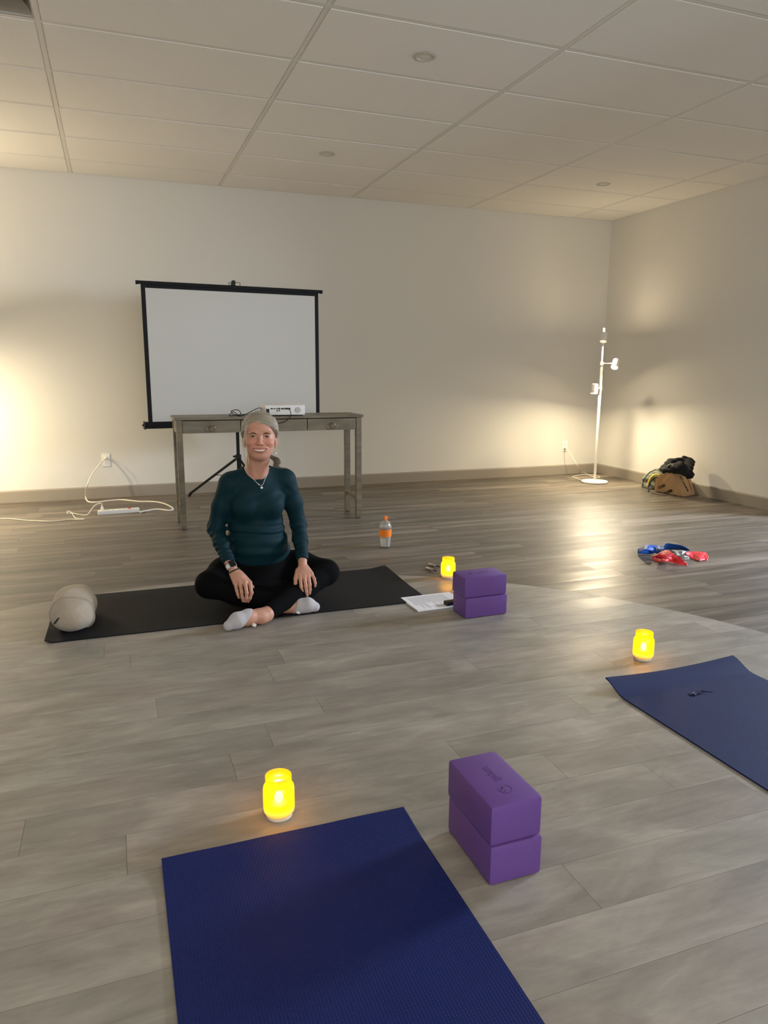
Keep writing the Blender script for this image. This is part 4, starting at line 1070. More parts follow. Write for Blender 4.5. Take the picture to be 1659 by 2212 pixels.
for s in (-1, 1):
    head += [hell((s*0.036, -0.030, 0.063), (0.021, 0.018, 0.021), 0.016),       # raised smiling cheeks
             hell((s*0.029, 0.018, 0.079), (0.022, 0.0075, 0.011), 0.012),       # brow ridge
             hell((s*0.0295, -0.001, 0.098), (0.016, 0.0105, 0.015), 0.010, 'sub'),
             hell((s*0.0295, 0.000, 0.0735), (0.0150, 0.0115, 0.0125), 0.004),    # lids
             hell((s*0.0690, -0.020, -0.010), (0.0075, 0.030, 0.017), 0.006),     # ear
             hell((s*0.0765, -0.016, -0.002), (0.005, 0.018, 0.009), 0.004, 'sub'),
             hcone((s*0.069, -0.042, -0.004), (s*0.068, -0.050, -0.001), 0.0065, 0.005, 0.005)]
head += [hcone((0, 0.006, 0.083), (0, -0.028, 0.101), 0.0085, 0.0095, 0.010), hell((0, -0.033, 0.100), (0.0115, 0.0085, 0.0105), 0.006)]
for s in (-1, 1):
    head += [hell((s*0.0125, -0.0345, 0.092), (0.0075, 0.0065, 0.0090), 0.005),
             hell((s*0.0065, -0.0415, 0.098), (0.0032, 0.0030, 0.0050), 0.003, 'sub')]
    # laugh line from nostril to beyond the mouth corner
    for a, b in (((s*0.019, -0.034, 0.089), (s*0.034, -0.050, 0.082)), ((s*0.034, -0.050, 0.082), (s*0.040, -0.070, 0.071))):
        head.append(hcone(a, b, 0.0022, 0.0022, 0.007, 'sub'))
head += [hell((0, -0.058, 0.068), (0.036, 0.020, 0.021), 0.012)]                  # muzzle over the teeth
mc = mouth_curve(8, 0.0325, -0.0655, 0.0100, 0.0895, 0.0165)
lipu = [(u, v+0.0050*(1-(u/0.0315)**2)+0.0012, w+0.0015) for u, v, w in mc]; lipl = [(u, v-0.0066*(1-(u/0.0315)**2)-0.0012, w+0.0010) for u, v, w in mc]
for L_ in (lipu, lipl):
    for a, b in zip(L_, L_[1:]): head.append(hcone(a, b, 0.0034, 0.0034, 0.004))
head.append(grp([hcone(a, b, 0.0010+0.0042*(1-(a[0]/0.0315)**2), 0.0010+0.0042*(1-(b[0]/0.0315)**2), 0.002) for a, b in zip([(u, v-0.0008, w+0.003) for u, v, w in mc], [(u, v-0.0008, w+0.003) for u, v, w in mc][1:])]
                + [hcone((u, v-0.0008, w-0.006), (u*1.0, v-0.0008, w+0.004), 0.0042*(1-(u/0.0315)**2)+0.0005, 0.0042*(1-(u/0.0315)**2)+0.0005, 0.002) for u, v, w in mc[1:-1]], 0.0015, 'sub'))
for s in (-1, 1):   # eye slit, a narrow smiling almond
    es = [(s*0.0295+du, 0.0002-4.5*du*du*4+0.0008, 0.0895-abs(du)*0.25) for du in (-0.0115, -0.006, 0, 0.006, 0.0115)]
    head.append(grp([hcone(a, b, 0.0008+0.0022*(1-((a[0]-s*0.0295)/0.0115)**2), 0.0008+0.0022*(1-((b[0]-s*0.0295)/0.0115)**2), 0.001) for a, b in zip(es, es[1:])]
                    + [hcone((u, v, w-0.012), (u, v, w), 0.0028*(1-((u-s*0.0295)/0.0125)**2)+0.0003, 0.0028*(1-((u-s*0.0295)/0.0125)**2)+0.0003, 0.001) for u, v, w in es[1:-1]], 0.001, 'sub'))

# ---- torso and limb landmarks
NECK0, NECK1 = Hp(0, -0.050, -0.020), np.array([0.636, 3.555, 0.655])
SH = {-1: np.array([0.508, 3.575, 0.608]), 1: np.array([0.786, 3.575, 0.614])}
EL = {-1: np.array([0.436, 3.600, 0.385]), 1: np.array([0.856, 3.600, 0.375])}
CU = {-1: A3(P(494, 1214, 3.435)), 1: A3(P(653.5, 1209, 3.41))}
neck = [cone(NECK0, NECK1, 0.054, 0.056, 0.022)]
for s in (-1, 1):   # sternomastoid cords and collar bones
    neck += [cone(Hp(s*0.046, -0.045, 0.004), NECK1+[s*0.018, -0.052, -0.004], 0.010, 0.007, 0.014)]
def torso(g):   # g: how far outside the body
    o_ = [ell((0.636, 3.590, 0.545), (0.140+g, 0.098+g, 0.125+g), 0.03), ell((0.636, 3.600, 0.400), (0.134+g, 0.104+g, 0.130), 0.05),
          ell((0.645, 3.630, 0.225), (0.168+g, 0.125+g, 0.130), 0.05), ell((0.642, 3.590, 0.300), (0.140+g, 0.118+g, 0.110), 0.05),
          ell((0.576, 3.520, 0.500), (0.062+g, 0.052+g, 0.056+g), 0.045), ell((0.698, 3.520, 0.500), (0.062+g, 0.052+g, 0.056+g), 0.045),
          cone(SH[-1]+[0.01, 0, 0.002], SH[1]+[-0.01, 0, 0.002], 0.047+g, 0.047+g, 0.045),
          cone(NECK1+[0, 0.0, 0.0], NECK1+[0, 0.015, -0.07], 0.054+g, 0.070+g, 0.03),
          cone(NECK1+[0, 0.02, 0.02], SH[-1]+[0.03, 0, 0.022], 0.034+g, 0.030+g, 0.03), cone(NECK1+[0, 0.02, 0.02], SH[1]+[-0.03, 0, 0.022], 0.034+g, 0.030+g, 0.03)]
    return o_
def arm(s, g, end=1.0):
    S_, E_, C_ = SH[s], EL[s], CU[s]; m1 = S_*0.5+E_*0.5+np.array([s*0.006, 0, 0]); m2 = E_*0.55+C_*0.45
    e_ = E_+(C_-E_)*end
    return [cone(S_, m1, 0.050+g, 0.0425+g, 0.03), cone(m1, E_, 0.0425+g, 0.036+g, 0.02), cone(E_, m2, 0.036+g, 0.033+g, 0.02), cone(m2, e_, 0.033+g, 0.0250+g*1.2, 0.02)]
HIP = {-1: np.array([0.565, 3.690, 0.115]), 1: np.array([0.735, 3.690, 0.115])}
KN = {-1: np.array([0.378, 3.470, 0.138]), 1: np.array([0.968, 3.480, 0.142])}
AN = {-1: np.array([0.700, 3.340, 0.044]), 1: np.array([0.612, 3.235, 0.044])}
def leg(s, g, cut=1.0):
    H_, K_, A_ = HIP[s], KN[s], AN[s]; m = H_*0.5+K_*0.5+np.array([0, 0, 0.022]); c = K_*0.62+A_*0.38+np.array([0, 0.006, -0.004])
    e_ = c+(A_-c)*cut
    return [cone(H_, m, 0.098+g, 0.082+g, 0.03), cone(m, K_, 0.082+g, 0.058+g, 0.03), cone(K_, c, 0.058+g, 0.054+g, 0.03), cone(c, e_, 0.054+g, 0.032+g, 0.025)]
def foot(s, g):
    if s == 1:   # the near foot, lying on its side, toes to the left
        A_, q = AN[1], [(0.568, 3.216, 0.041), (0.518, 3.200, 0.044), (0.464, 3.182, 0.042), (0.422, 3.168, 0.027)]
        r = [0.031, 0.032, 0.0350, 0.0335, 0.020]; heel = ((0.606, 3.222, 0.034), (0.585, 3.208, 0.032), 0.028)
    else:
        A_, q = AN[-1], [(0.745, 3.312, 0.038), (0.785, 3.300, 0.038), (0.822, 3.290, 0.042), (0.855, 3.284, 0.031)]
        r = [0.031, 0.031, 0.0325, 0.0325, 0.021]; heel = ((0.700, 3.33, 0.036), (0.715, 3.322, 0.034), 0.028)
    pts = [A_]+[np.array(p) for p in q]
    o_ = [cone(a, b, ra+g, rb+g, 0.012) for a, b, ra, rb in zip(pts, pts[1:], r, r[1:])]
    return o_+[cone(heel[0], heel[1], heel[2]+g, heel[2]+g, 0.02)]
# ---- hands from landmarks (knuckle, middle joint, end joint, tip) per digit
def px3(l): return [A3(P(*q)) for q in l]
HANDS = {
 -1: dict(wr=A3(P(508, 1236, 3.405)),
     f=[px3([(508.5, 1261, 3.372), (511.5, 1276, 3.352), (514, 1285, 3.348), (516, 1291, 3.349)]),
        px3([(518.5, 1259, 3.360), (522, 1280, 3.336), (523.5, 1291, 3.336), (525, 1298.5, 3.340)]),
        px3([(529, 1258, 3.356), (533, 1281, 3.328), (532.5, 1292, 3.330), (530.5, 1299, 3.338)]),
        px3([(539.5, 1259, 3.362), (543.5, 1281, 3.336), (540, 1292, 3.337), (536, 1299.5, 3.345)])],
     r=[0.0078, 0.0086, 0.0088, 0.0086],
     th=px3([(520, 1243, 3.400), (536, 1256, 3.392), (545, 1268, 3.385), (548, 1277, 3.380)])),
 1: dict(wr=A3(P(653.5, 1227, 3.385)),
     f=[px3([(648.5, 1246, 3.352), (650.5, 1267, 3.322), (653, 1278, 3.320), (655.5, 1286, 3.324)]),
        px3([(657.5, 1245, 3.350), (660.5, 1267, 3.320), (662, 1278.5, 3.318), (663.5, 1286.5, 3.322)]),
        px3([(666, 1243.5, 3.352), (669, 1263, 3.325), (669.5, 1274, 3.323), (669, 1282, 3.327)]),
        px3([(672.5, 1239, 3.358), (679, 1251, 3.340), (681, 1260, 3.336), (680.8, 1266.5, 3.338)])],
     r=[0.0084, 0.0088, 0.0086, 0.0076],
     th=px3([(644, 1233, 3.380), (638.5, 1250, 3.356), (638.5, 1263, 3.346), (637.5, 1275, 3.346)])),
}
def hand(s, g=0.0):
    h_ = HANDS[s]; out = []; C_ = CU[s]; wr = h_['wr']
    out.append(cone(C_-(wr-C_)*0.10, wr, 0.0225, 0.0215, 0.012))
    side = (h_['f'][3][0]-h_['f'][0][0]); side /= np.linalg.norm(side)
    for i, (f, r) in enumerate(zip(h_['f'], h_['r'])):   # palm: one ray per finger, fused
        b = wr+side*(i-1.5)*0.0095+(f[0]-wr)*0.12
        out.append(cone(b, f[0], 0.0150, r+0.0036, 0.010))
    nrm = np.cross(side, h_['f'][1][0]-wr); nrm /= np.linalg.norm(nrm); nrm = nrm if nrm[1] > 0 else -nrm
    pc = (wr+h_['f'][1][0]+h_['f'][2][0])/3+nrm*0.010
    out.append(ell(pc, (0.030, 0.016, 0.034), 0.012))
    for i, (f, r) in enumerate(zip(h_['f'], h_['r'])):
        out.append(grp([cone(f[0], f[1], r+0.0012, r, 0.004), cone(f[1], f[2], r+0.0002, r-0.0008, 0.004), cone(f[2], f[3], r-0.0008, r-0.0020, 0.004)], 0.0035))
    t_ = h_['th']
    out.append(grp([cone(t_[0], t_[1], 0.0150, 0.0105, 0.006), cone(t_[1], t_[2], 0.0100, 0.0092, 0.004), cone(t_[2], t_[3], 0.0092, 0.0070, 0.004)], 0.006))
    for f in h_['f']:   # tendons on the back of the hand
        out.append(cone(wr+(f[0]-wr)*0.35-nrm*0.009, f[0]-nrm*0.003, 0.0035, 0.004, 0.006))
    return out

body = head+neck+torso(-0.006)+arm(-1, -0.010)+arm(1, -0.010)+leg(-1, -0.008)+leg(1, -0.008)+foot(-1, 0)+foot(1, 0)+hand(-1)+hand(1)
V, Q = sdf_mesh(body, (0.26, 3.10, 0.004), (1.10, 3.84, 1.0), 0.0021)
def skin_color(V):
    q = (V-HC)@HR.T; u, v, w_ = q.T; u = u/UW
    base = np.tile(np.array(srgb(192, 142, 118)[:3]), (len(V), 1))
    def blend(mask, col):
        nonlocal base
        m = np.clip(mask, 0, 1)[:, None]; base = base*(1-m)+np.array(col)*m
    front = (w_ > 0.02)
    for s in (-1, 1):
        blend(0.42*np.exp(-(((u-s*0.038)/0.020)**2+((v+0.030)/0.020)**2))*front, srgb(204, 112, 98)[:3])
        blend(0.5*np.exp(-(((u-s*0.0295)/0.014)**2+((v-0.000)/0.006)**2)**2)*front, srgb(150, 96, 82)[:3])
        blend(0.35*np.exp(-(((u-s*0.0295)/0.015)**2+((v+0.012)/0.004)**2))*front, srgb(160, 104, 90)[:3])
    blend(0.35*np.exp(-((u/0.016)**2+((v+0.036)/0.012)**2))*front, srgb(196, 112, 96)[:3])
    blend(0.3*np.exp(-((u/0.05)**2+((v-0.045)/0.03)**2))*front, srgb(200, 136, 112)[:3])
    curve = -0.0655+0.0100*(u/0.0315)**2
    band = np.exp(-(((v-curve)/(0.0016+0.0092*np.clip(1-(u/0.034)**2, 0, 1)))**4))*(np.abs(u) < 0.0318)*(w_ > 0.06)
    blend(0.85*band, srgb(152, 70, 66)[:3])
    inner = (np.abs(v-curve) < 0.0045)*(np.abs(u) < 0.032)*(w_ < 0.0895-0.0165*(u/0.0315)**2-0.002)*(w_ > 0.04)
    blend(0.9*inner, srgb(70, 24, 22)[:3])
    # knuckles, ankles a little redder
    for s in (-1, 1):
        for f in HANDS[s]['f']:
            for p, r in ((f[0], 0.009), (f[1], 0.008), (f[3], 0.007)):
                blend(0.35*np.exp(-(((V-p)**2).sum(1)/r**2)), srgb(196, 118, 100)[:3])
    rn = np.sin(V[:, 0]*310)*np.sin(V[:, 1]*270+1)*np.sin(V[:, 2]*290+2)
    base *= (1+0.035*rn)[:, None]
    return np.c_[base, np.ones(len(V))]
m, nt, b, N, L = base_mat('skin')
at = N('ShaderNodeAttribute'); at.attribute_name = 'skin'; L(at.outputs[0], b.inputs['Base Color'])
b.inputs['Roughness'].default_value = 0.5; b.inputs['Subsurface Weight'].default_value = 0.12
b.inputs['Subsurface Radius'].default_value = (0.02, 0.008, 0.004); b.inputs['Subsurface Scale'].default_value = 0.25
nz = N('ShaderNodeTexNoise'); nz.inputs['Scale'].default_value = 260; bp = N('ShaderNodeBump'); bp.inputs['Strength'].default_value = 0.12; bp.inputs['Distance'].default_value = 0.001
tc = N('ShaderNodeTexCoord'); L(tc.outputs['Object'], nz.inputs['Vector']); L(nz.outputs[0], bp.inputs['Height']); L(bp.outputs[0], b.inputs['Normal'])
BODY = wpart(mesh_obj('body', V, Q, m, WOMAN, skin_color(V)))

# ---- clothes
M_TEAL = pm('dark_teal_jersey', srgb(0, 38, 46), 0.7, bump=0.15, bscale=900, spec=0.2, bdist=0.0006)
M_LEG = pm('black_leggings', srgb(5, 5, 6), 0.9, spec=0.12)
def folds(X):
    d = np.zeros(len(X)); x, y, z = X.T
    cxm = x-0.636
    wz = np.exp(-((z-0.37)/0.035)**2); d -= 0.0045*wz*np.sin((z-0.37+0.05*np.abs(cxm)**1.2*0+0.06*cxm**2*3)*150+1.2*np.sin(cxm*16))*np.exp(-((cxm)/0.19)**4)
    wz = np.exp(-((z-0.29)/0.05)**2); d -= 0.0040*wz*np.sin((z+0.35*cxm*np.sign(cxm)*0.3)*95+1.5*np.sin(cxm*11+1))*np.exp(-((cxm)/0.20)**4)
    wz = np.exp(-((z-0.56)/0.05)**2)*np.exp(-((y-3.48)/0.09)**2); d -= 0.0022*wz*np.sin((z-0.55*cxm)*85)
    for s in (-1, 1):
        for c, A_, fr in ((EL[s], 0.0042, 190), (EL[s]*0.45+CU[s]*0.55, 0.0036, 210), (CU[s], 0.0022, 260), (SH[s]+np.array([-s*0.035, -0.02, -0.05]), 0.0026, 120)):
            r2 = ((X-c)**2).sum(1); ax = (CU[s]-EL[s]) if c is not SH[s] else (EL[s]-SH[s]); ax = ax/np.linalg.norm(ax)
            d -= A_*np.exp(-r2/0.050**2)*np.sin((X@ax)*fr+2.2*np.sin(x*45+z*30))
    return d
top = torso(0.0035)+arm(-1, 0.0035, 1.0)+arm(1, 0.0035, 1.0)
for s in (-1, 1):
    dr = CU[s]-EL[s]; top.append(half(CU[s]+dr/np.linalg.norm(dr)*0.006, dr, 0.003))
# hem spreads over the lap; scoop neckline
top[3]['k'] = 0.05
scoop = [ell((0.634, 3.515, 0.736), (0.0660, 0.115, 0.096), 0.006, 'sub'), half((0, 3.46, 0.186), (0.0, 0.05, -1), 0.006)]
# cut planes act on everything, so wrists are trimmed per arm instead
body_t = torso(0.0035)+[scoop[0], scoop[1]]
arms_t = {s: arm(s, 0.0035)+[half(CU[s]+(CU[s]-EL[s])*0.02, CU[s]-EL[s], 0.003)] for s in (-1, 1)}
top = [dict(grp(torso(0.0035)+scoop, 0.02)), dict(grp(arms_t[-1], 0.028)), dict(grp(arms_t[1], 0.028)), ell((0.634, 3.515, 0.736), (0.0660, 0.115, 0.096), 0.004, 'sub')]
V, Q = sdf_mesh(top, (0.34, 3.34, 0.12), (0.93, 3.80, 0.74), 0.0030, disp=folds)
wpart(mesh_obj('long_sleeved_top', V, Q, M_TEAL, WOMAN))
def pantfold(X):
    d = np.zeros(len(X))
    for s in (-1, 1):
        c = KN[s]; r2 = ((X-c)**2).sum(1); d -= 0.002*np.exp(-r2/0.07**2)*np.sin(X@np.array([60., 90., 40.]))
    return d
def leg_cut(s):
    A_ = AN[s]; c = KN[s]*0.62+A_*0.38; hem = A_+(c-A_)*(0.05 if s == 1 else 0.06)
    return grp(leg(s, 0.0035)+[half(hem, A_-c, 0.003)], 0.03)
pants = [leg_cut(-1), leg_cut(1), ell((0.650, 3.655, 0.105), (0.170, 0.150, 0.100), 0.04), ell((0.645, 3.628, 0.150), (0.180, 0.142, 0.145), 0.05), ell((0.655, 3.480, 0.070), (0.170, 0.130, 0.065), 0.04)]
V, Q = sdf_mesh(pants, (0.28, 3.18, 0.0062), (1.08, 3.84, 0.27), 0.0030, disp=pantfold)
wpart(mesh_obj('leggings', V, Q, M_LEG, WOMAN))
M_SOCK = pm('pale_grey_ribbed_sock', srgb(178, 174, 176), 0.9, bump=0.0, sheen=0.2)
nt = M_SOCK.node_tree; b = nt.nodes['Principled BSDF']; N, L = nt.nodes.new, nt.links.new
tc = N('ShaderNodeTexCoord'); wv = N('ShaderNodeTexWave'); wv.bands_direction = 'X'; wv.inputs['Scale'].default_value = 62; wv.inputs['Distortion'].default_value = 1.0; L(tc.outputs['Object'], wv.inputs[0])
mx = N('ShaderNodeMix'); mx.data_type = 'RGBA'; mx.inputs[6].default_value = srgb(166, 163, 166); mx.inputs[7].default_value = srgb(190, 187, 189); L(wv.outputs['Fac'], mx.inputs[0]); L(mx.outputs[2], b.inputs['Base Color'])
bp = N('ShaderNodeBump'); bp.inputs['Strength'].default_value = 0.25; bp.inputs['Distance'].default_value = 0.0008; L(wv.outputs['Fac'], bp.inputs['Height']); L(bp.outputs[0], b.inputs['Normal'])
for s in (-1, 1):
    if s == 1: cuts = [half(A3(P(535, 1334, 3.19)), (0.72, 0.0, -0.60), 0.004)]
    else: cuts = [half((0.764, 3.31, 0.060), (-1.0, 0, 0.35), 0.004)]
    V, Q = sdf_mesh(foot(s, 0.0028)+cuts, (0.38, 3.14, 0.001), (0.92, 3.42, 0.12), 0.0022)
    wpart(mesh_obj('sock', V, Q, M_SOCK, WOMAN))
    tabp = (0.540, 3.160, 0.018) if s == 1 else (0.772, 3.272, 0.016)
    bm = nb(); box(bm, tuple(np.array(tabp)-[0.012, 0.003, 0.006]), tuple(np.array(tabp)+[0.006, 0.003, 0.008]), 0.0015, rot=Matrix.Rotation(R(25), 3, 'Y')); wpart(obj('sock_tab', bm, M_WHITE, WOMAN))

# ---- hair
M_HAIR, nt, b, N, L = base_mat('silver_grey_hair')
at = N('ShaderNodeAttribute'); at.attribute_name = 'flow'
nz = N('ShaderNodeTexNoise'); nz.inputs['Scale'].default_value = 1.0; nz.inputs['Detail'].default_value = 4; L(at.outputs['Vector'], nz.inputs['Vector'])
rp = N('ShaderNodeValToRGB'); e_ = rp.color_ramp.elements; e_[0].position = 0.32; e_[1].position = 0.68; e_[0].color = srgb(104, 97, 84); e_[1].color = srgb(182, 172, 154)
L(nz.outputs[0], rp.inputs[0]); L(rp.outputs[0], b.inputs['Base Color']); b.inputs['Roughness'].default_value = 0.5
bp = N('ShaderNodeBump'); bp.inputs['Strength'].default_value = 0.6; bp.inputs['Distance'].default_value = 0.0015; L(nz.outputs[0], bp.inputs['Height']); L(bp.outputs[0], b.inputs['Normal'])
M_HAIRS = pm('silver_strand', srgb(158, 149, 132), 0.5, var=0.2, vscale=60)
M_HAIRL = pm('light_blond_strands', srgb(196, 184, 156), 0.5, var=0.15, vscale=90)
M_HAIRD = pm('dark_grey_curls', srgb(104, 94, 80), 0.55, var=0.3, vscale=90)
PART = (-0.026, 0.083)
def flow(X):
    q = (X-HC)@HR.T; u, v, w_ = q.T; u = u/UW
    rt = u > PART[0]
    cu = np.where(rt, -0.012, 0.020); cv = np.where(rt, -0.030, -0.020)
    a = np.arctan2(v-cv, u-cu); rho = np.sqrt((u-cu)**2+(v-cv)**2+0.35*np.minimum(w_-0.02, 0)**2)
    return rho, a, rt
def hairdisp(X):
    rho, a, rt = flow(X); q = (X-HC)@HR.T; u = q[:, 0]/UW
    groove = 0.0022*np.exp(-((u-PART[0]-0.25*(q[:, 2]-0.05)*0)/0.0030)**2)*(q[:, 1] > 0.05)
    return 0.0009*np.sin(rho*620+1.5*np.sin(a*3))+groove
hair = [hell((0.0, 0.034, -0.024), (0.0800, 0.0860, 0.096), 0.02), hell((0.006, 0.045, 0.020), (0.072, 0.068, 0.066), 0.02),
        hell((0.058, 0.012, 0.022), (0.020, 0.052, 0.036), 0.02, roll=0.25), hell((-0.058, 0.015, 0.018), (0.022, 0.048, 0.034), 0.02, roll=-0.2),
        hell((0.0, -0.045, -0.060), (0.055, 0.060, 0.045), 0.03),
        hell((-0.012, -0.028, 0.110), (0.0545, 0.0970, 0.078), 0.010, 'sub', roll=0.20),
        hell((0.010, -0.065, 0.080), (0.064, 0.090, 0.075), 0.010, 'sub'),
        hell((0, -0.10, 0.02), (0.075, 0.065, 0.070), 0.012, 'sub'), half(Hp(0, -0.010, 0.0), -hv_+0.75*hw_, 0.008)]
V, Q = sdf_mesh(hair, (0.52, 3.34, 0.70), (0.77, 3.62, 0.99), 0.0024, disp=hairdisp)
HAIR = wpart(mesh_obj('hair', V, Q, M_HAIR, WOMAN))
rho, a_, rt = flow(V.astype(float)); fa = HAIR.data.attributes.new('flow', 'FLOAT_VECTOR', 'POINT')
fa.data.foreach_set('vector', np.stack([rho*520, a_*2.2, rt*9.0], 1).astype(np.float32).ravel())

Rg = random.Random(11)
def hsurf(u, v, w): return Vector(Hp(u, v, w))
def on_hair(u, v, lift=0.0015):   # front surface of the hair at (u, v)
    ws = np.arange(0.12, -0.12, -0.0015); X = np.array([Hp(u, v, w_) for w_ in ws]); d = evs(hair, X)
    i = np.argmax(d < 0)
    return Vector(Hp(u, v, ws[i]+lift if d[i] < 0 else -0.02))
bm = nb()
for k in range(56):       # swept strands, parting to the ears
    right = k % 2 == 0; t = Rg.random()
    if right: p0 = (PART[0]+0.003, 0.080+0.034*t); p1 = (0.018+0.030*t, 0.072+0.026*t); p2 = (0.052+0.016*t, 0.034+0.03*t); p3 = (0.070+0.008*t, -0.005+0.02*t)
    else: p0 = (PART[0]-0.003, 0.080+0.032*t); p1 = (-0.045-0.012*t, 0.066+0.018*t); p2 = (-0.064-0.010*t, 0.036+0.016*t); p3 = (-0.072-0.006*t, 0.004+0.012*t)
    pts = catmull([(a, b_, 0) for a, b_ in (p0, p1, p2, p3)], 5)
    tube(bm, [on_hair(p.x, p.y, Rg.uniform(0.0, 0.0018)) for p in pts], 0, 5, rfun=lambda q: 0.0009*(0.25+0.75*math.sin(q*math.pi)))
o = wpart(obj('hair_strands', bm, M_HAIRS, WOMAN, True)); o['kind'] = 'stuff'
bm = nb()
for k in range(15):        # long loose strand on the left of the face, down to the shoulder
    j = Rg.uniform(-1, 1)*0.0032
    pts = [(-0.050+j, 0.062, 0.056), (-0.060+j, 0.034, 0.058), (-0.0665+j*0.6, 0.000, 0.050), (-0.0690+j, -0.035, 0.040), (-0.0675+j*0.5, -0.075, 0.034), (-0.0640+j, -0.110, 0.026), (-0.0585+j*0.4, -0.146-abs(j)*2, 0.022)]
    tube(bm, [hsurf(*p) for p in catmull(pts, 5)], 0, 5, rfun=lambda q: 0.0009*(1-0.5*q))
for k in range(5):
    j = Rg.uniform(-1, 1)*0.002
    pts = [(-0.050+j, 0.050, 0.064), (-0.058+j, 0.020, 0.063), (-0.0575+j, -0.020, 0.060), (-0.0550+j, -0.060, 0.052), (-0.0500+j*0.5, -0.105, 0.040), (-0.0470+j, -0.135, 0.028)]
    tube(bm, [hsurf(*p) for p in catmull(pts, 5)], 0, 5, rfun=lambda q: 0.0010*(1-0.6*q))
for k in range(5):        # wisps by the other ear
    j = Rg.uniform(-1, 1)*0.003
    pts = [(0.070+j, 0.015, 0.020), (0.080+j*0.5, -0.015, 0.020), (0.083+j, -0.050, 0.018), (0.079+j*0.5, -0.085-abs(j)*3, 0.014)]
    tube(bm, [hsurf(*p) for p in catmull(pts, 5)], 0, 5, rfun=lambda q: 0.0008*(1-0.6*q))
o = wpart(obj('loose_strands', bm, M_HAIRL, WOMAN, True)); tag(o, 'pale loose hair strands beside the face', kind='stuff')
bm = nb()                 # ponytail curling over the shoulder on the right
for k in range(34):
    a = Rg.random()*6.28; rr = Rg.random()**0.5*0.014; du, dw = rr*math.cos(a), rr*math.sin(a); ph = Rg.random()*6.28
    pts = [(0.030+du*0.5, -0.085, -0.060+dw), (0.052+du, -0.100, -0.050+dw), (0.070+du, -0.112+0.004*math.sin(ph), -0.035+dw), (0.076+du*1.1, -0.128, -0.020+dw), (0.070+du*0.9+0.004*math.cos(ph), -0.142, -0.010+dw), (0.082+du, -0.150, -0.004+dw), (0.096+0.02*Rg.random(), -0.152-0.003*Rg.random(), -0.002+dw)]
    tube(bm, [hsurf(*p) for p in catmull(pts, 4)], 0, 5, rfun=lambda q: 0.0021*(1-0.65*q))
o = wpart(obj('ponytail', bm, M_HAIRD, WOMAN, True)); o['kind'] = 'stuff'; o['label'] = 'darker grey curly ponytail'

# ---- eyes, brows, teeth
M_EYE = pm('eye_white', srgb(196, 176, 164), 0.25); M_IRIS = pm('dark_brown_iris', srgb(40, 24, 18), 0.2); M_BROW = pm('dark_brow_hair', srgb(104, 76, 60), 0.8); M_LASH = pm('dark_lash', srgb(48, 28, 24), 0.8)
M_TEETH = pm('teeth_enamel', srgb(236, 222, 208), 0.3)
for s in (-1, 1):
    c = Hp(s*0.0295, 0.0, 0.0735)
    bm = nb(); sph(bm, Vector(c), 0.0112, n=24); e_ = wpart(obj('eye', bm, M_EYE, WOMAN, True))
    bm = nb(); cc = Vector(Hp(s*0.0295-0.0004, 0.0004, 0.0735)); bmesh.ops.create_uvsphere(bm, u_segments=18, v_segments=10, radius=0.0064, matrix=Matrix.Translation(Vector(Hp(s*0.0295-0.0004, 0.0004, 0.0735+0.0068)))); 
    ir = obj('iris', bm, M_IRIS, e_, True)
    bm = nb(); pts = [(s*0.0295+du, 0.0040-0.0042*(du/0.0125)**2*1.25, 0.0872-abs(du)*0.34-(0.0012 if True else 0)) for du in (-0.0125, -0.008, -0.004, 0, 0.004, 0.008, 0.0130)]
    tube(bm, [Vector(Hp(*p)) for p in pts], 0, 6, rfun=lambda q: 0.0006+0.0007*math.sin(q*math.pi)); wpart(obj('eyelash', bm, M_LASH, WOMAN, True))
    bm = nb()
    for k in range(5):
        pts = [(s*(0.0140+0.0005*k), 0.0095+0.0010*k), (s*0.023, 0.0128+0.0012*k), (s*0.033, 0.0140+0.0010*k), (s*(0.0450-0.001*k), 0.0085+0.0003*k)]
        pp = []
        for p in catmull([(a, b_, 0) for a, b_ in pts], 4):
            ws = np.arange(0.11, 0.03, -0.0008); X = np.array([Hp(p.x, p.y, w_) for w_ in ws]); d = evs(head, X); i = int(np.argmax(d < 0)); pp.append(Vector(Hp(p.x, p.y, ws[i]+0.0004)))
        tube(bm, pp, 0, 5, rfun=lambda q: 0.0004+0.0010*math.sin((0.12+0.8*q)*math.pi))
    wpart(obj('eyebrow', bm, M_BROW, WOMAN, True))
bm = nb()
nT = 8
for k in range(nT):
    u = (k-(nT-1)/2)*0.0060; hv2 = 0.0040*(1-(u/0.034)**2); v = -0.0648+0.0095*(u/0.0315)**2; w_ = 0.0868-0.0150*(u/0.0315)**2
    box(bm, Vector(Hp(u, v+0.0010, w_))-Vector((0.00322*UW, 0.0056, 0.0022)), Vector(Hp(u, v+0.0010, w_))+Vector((0.00322*UW, 0.0056, 0.0022)), 0.0011, rot=Matrix(((hu_[0], hv_[0], hw_[0]), (hu_[1], hv_[1], hw_[1]), (hu_[2], hv_[2], hw_[2]))) @ Matrix.Rotation(-u*9, 3, 'Y').inverted())
o = wpart(obj('teeth', bm, M_TEETH, WOMAN, True)); o['kind'] = 'stuff'

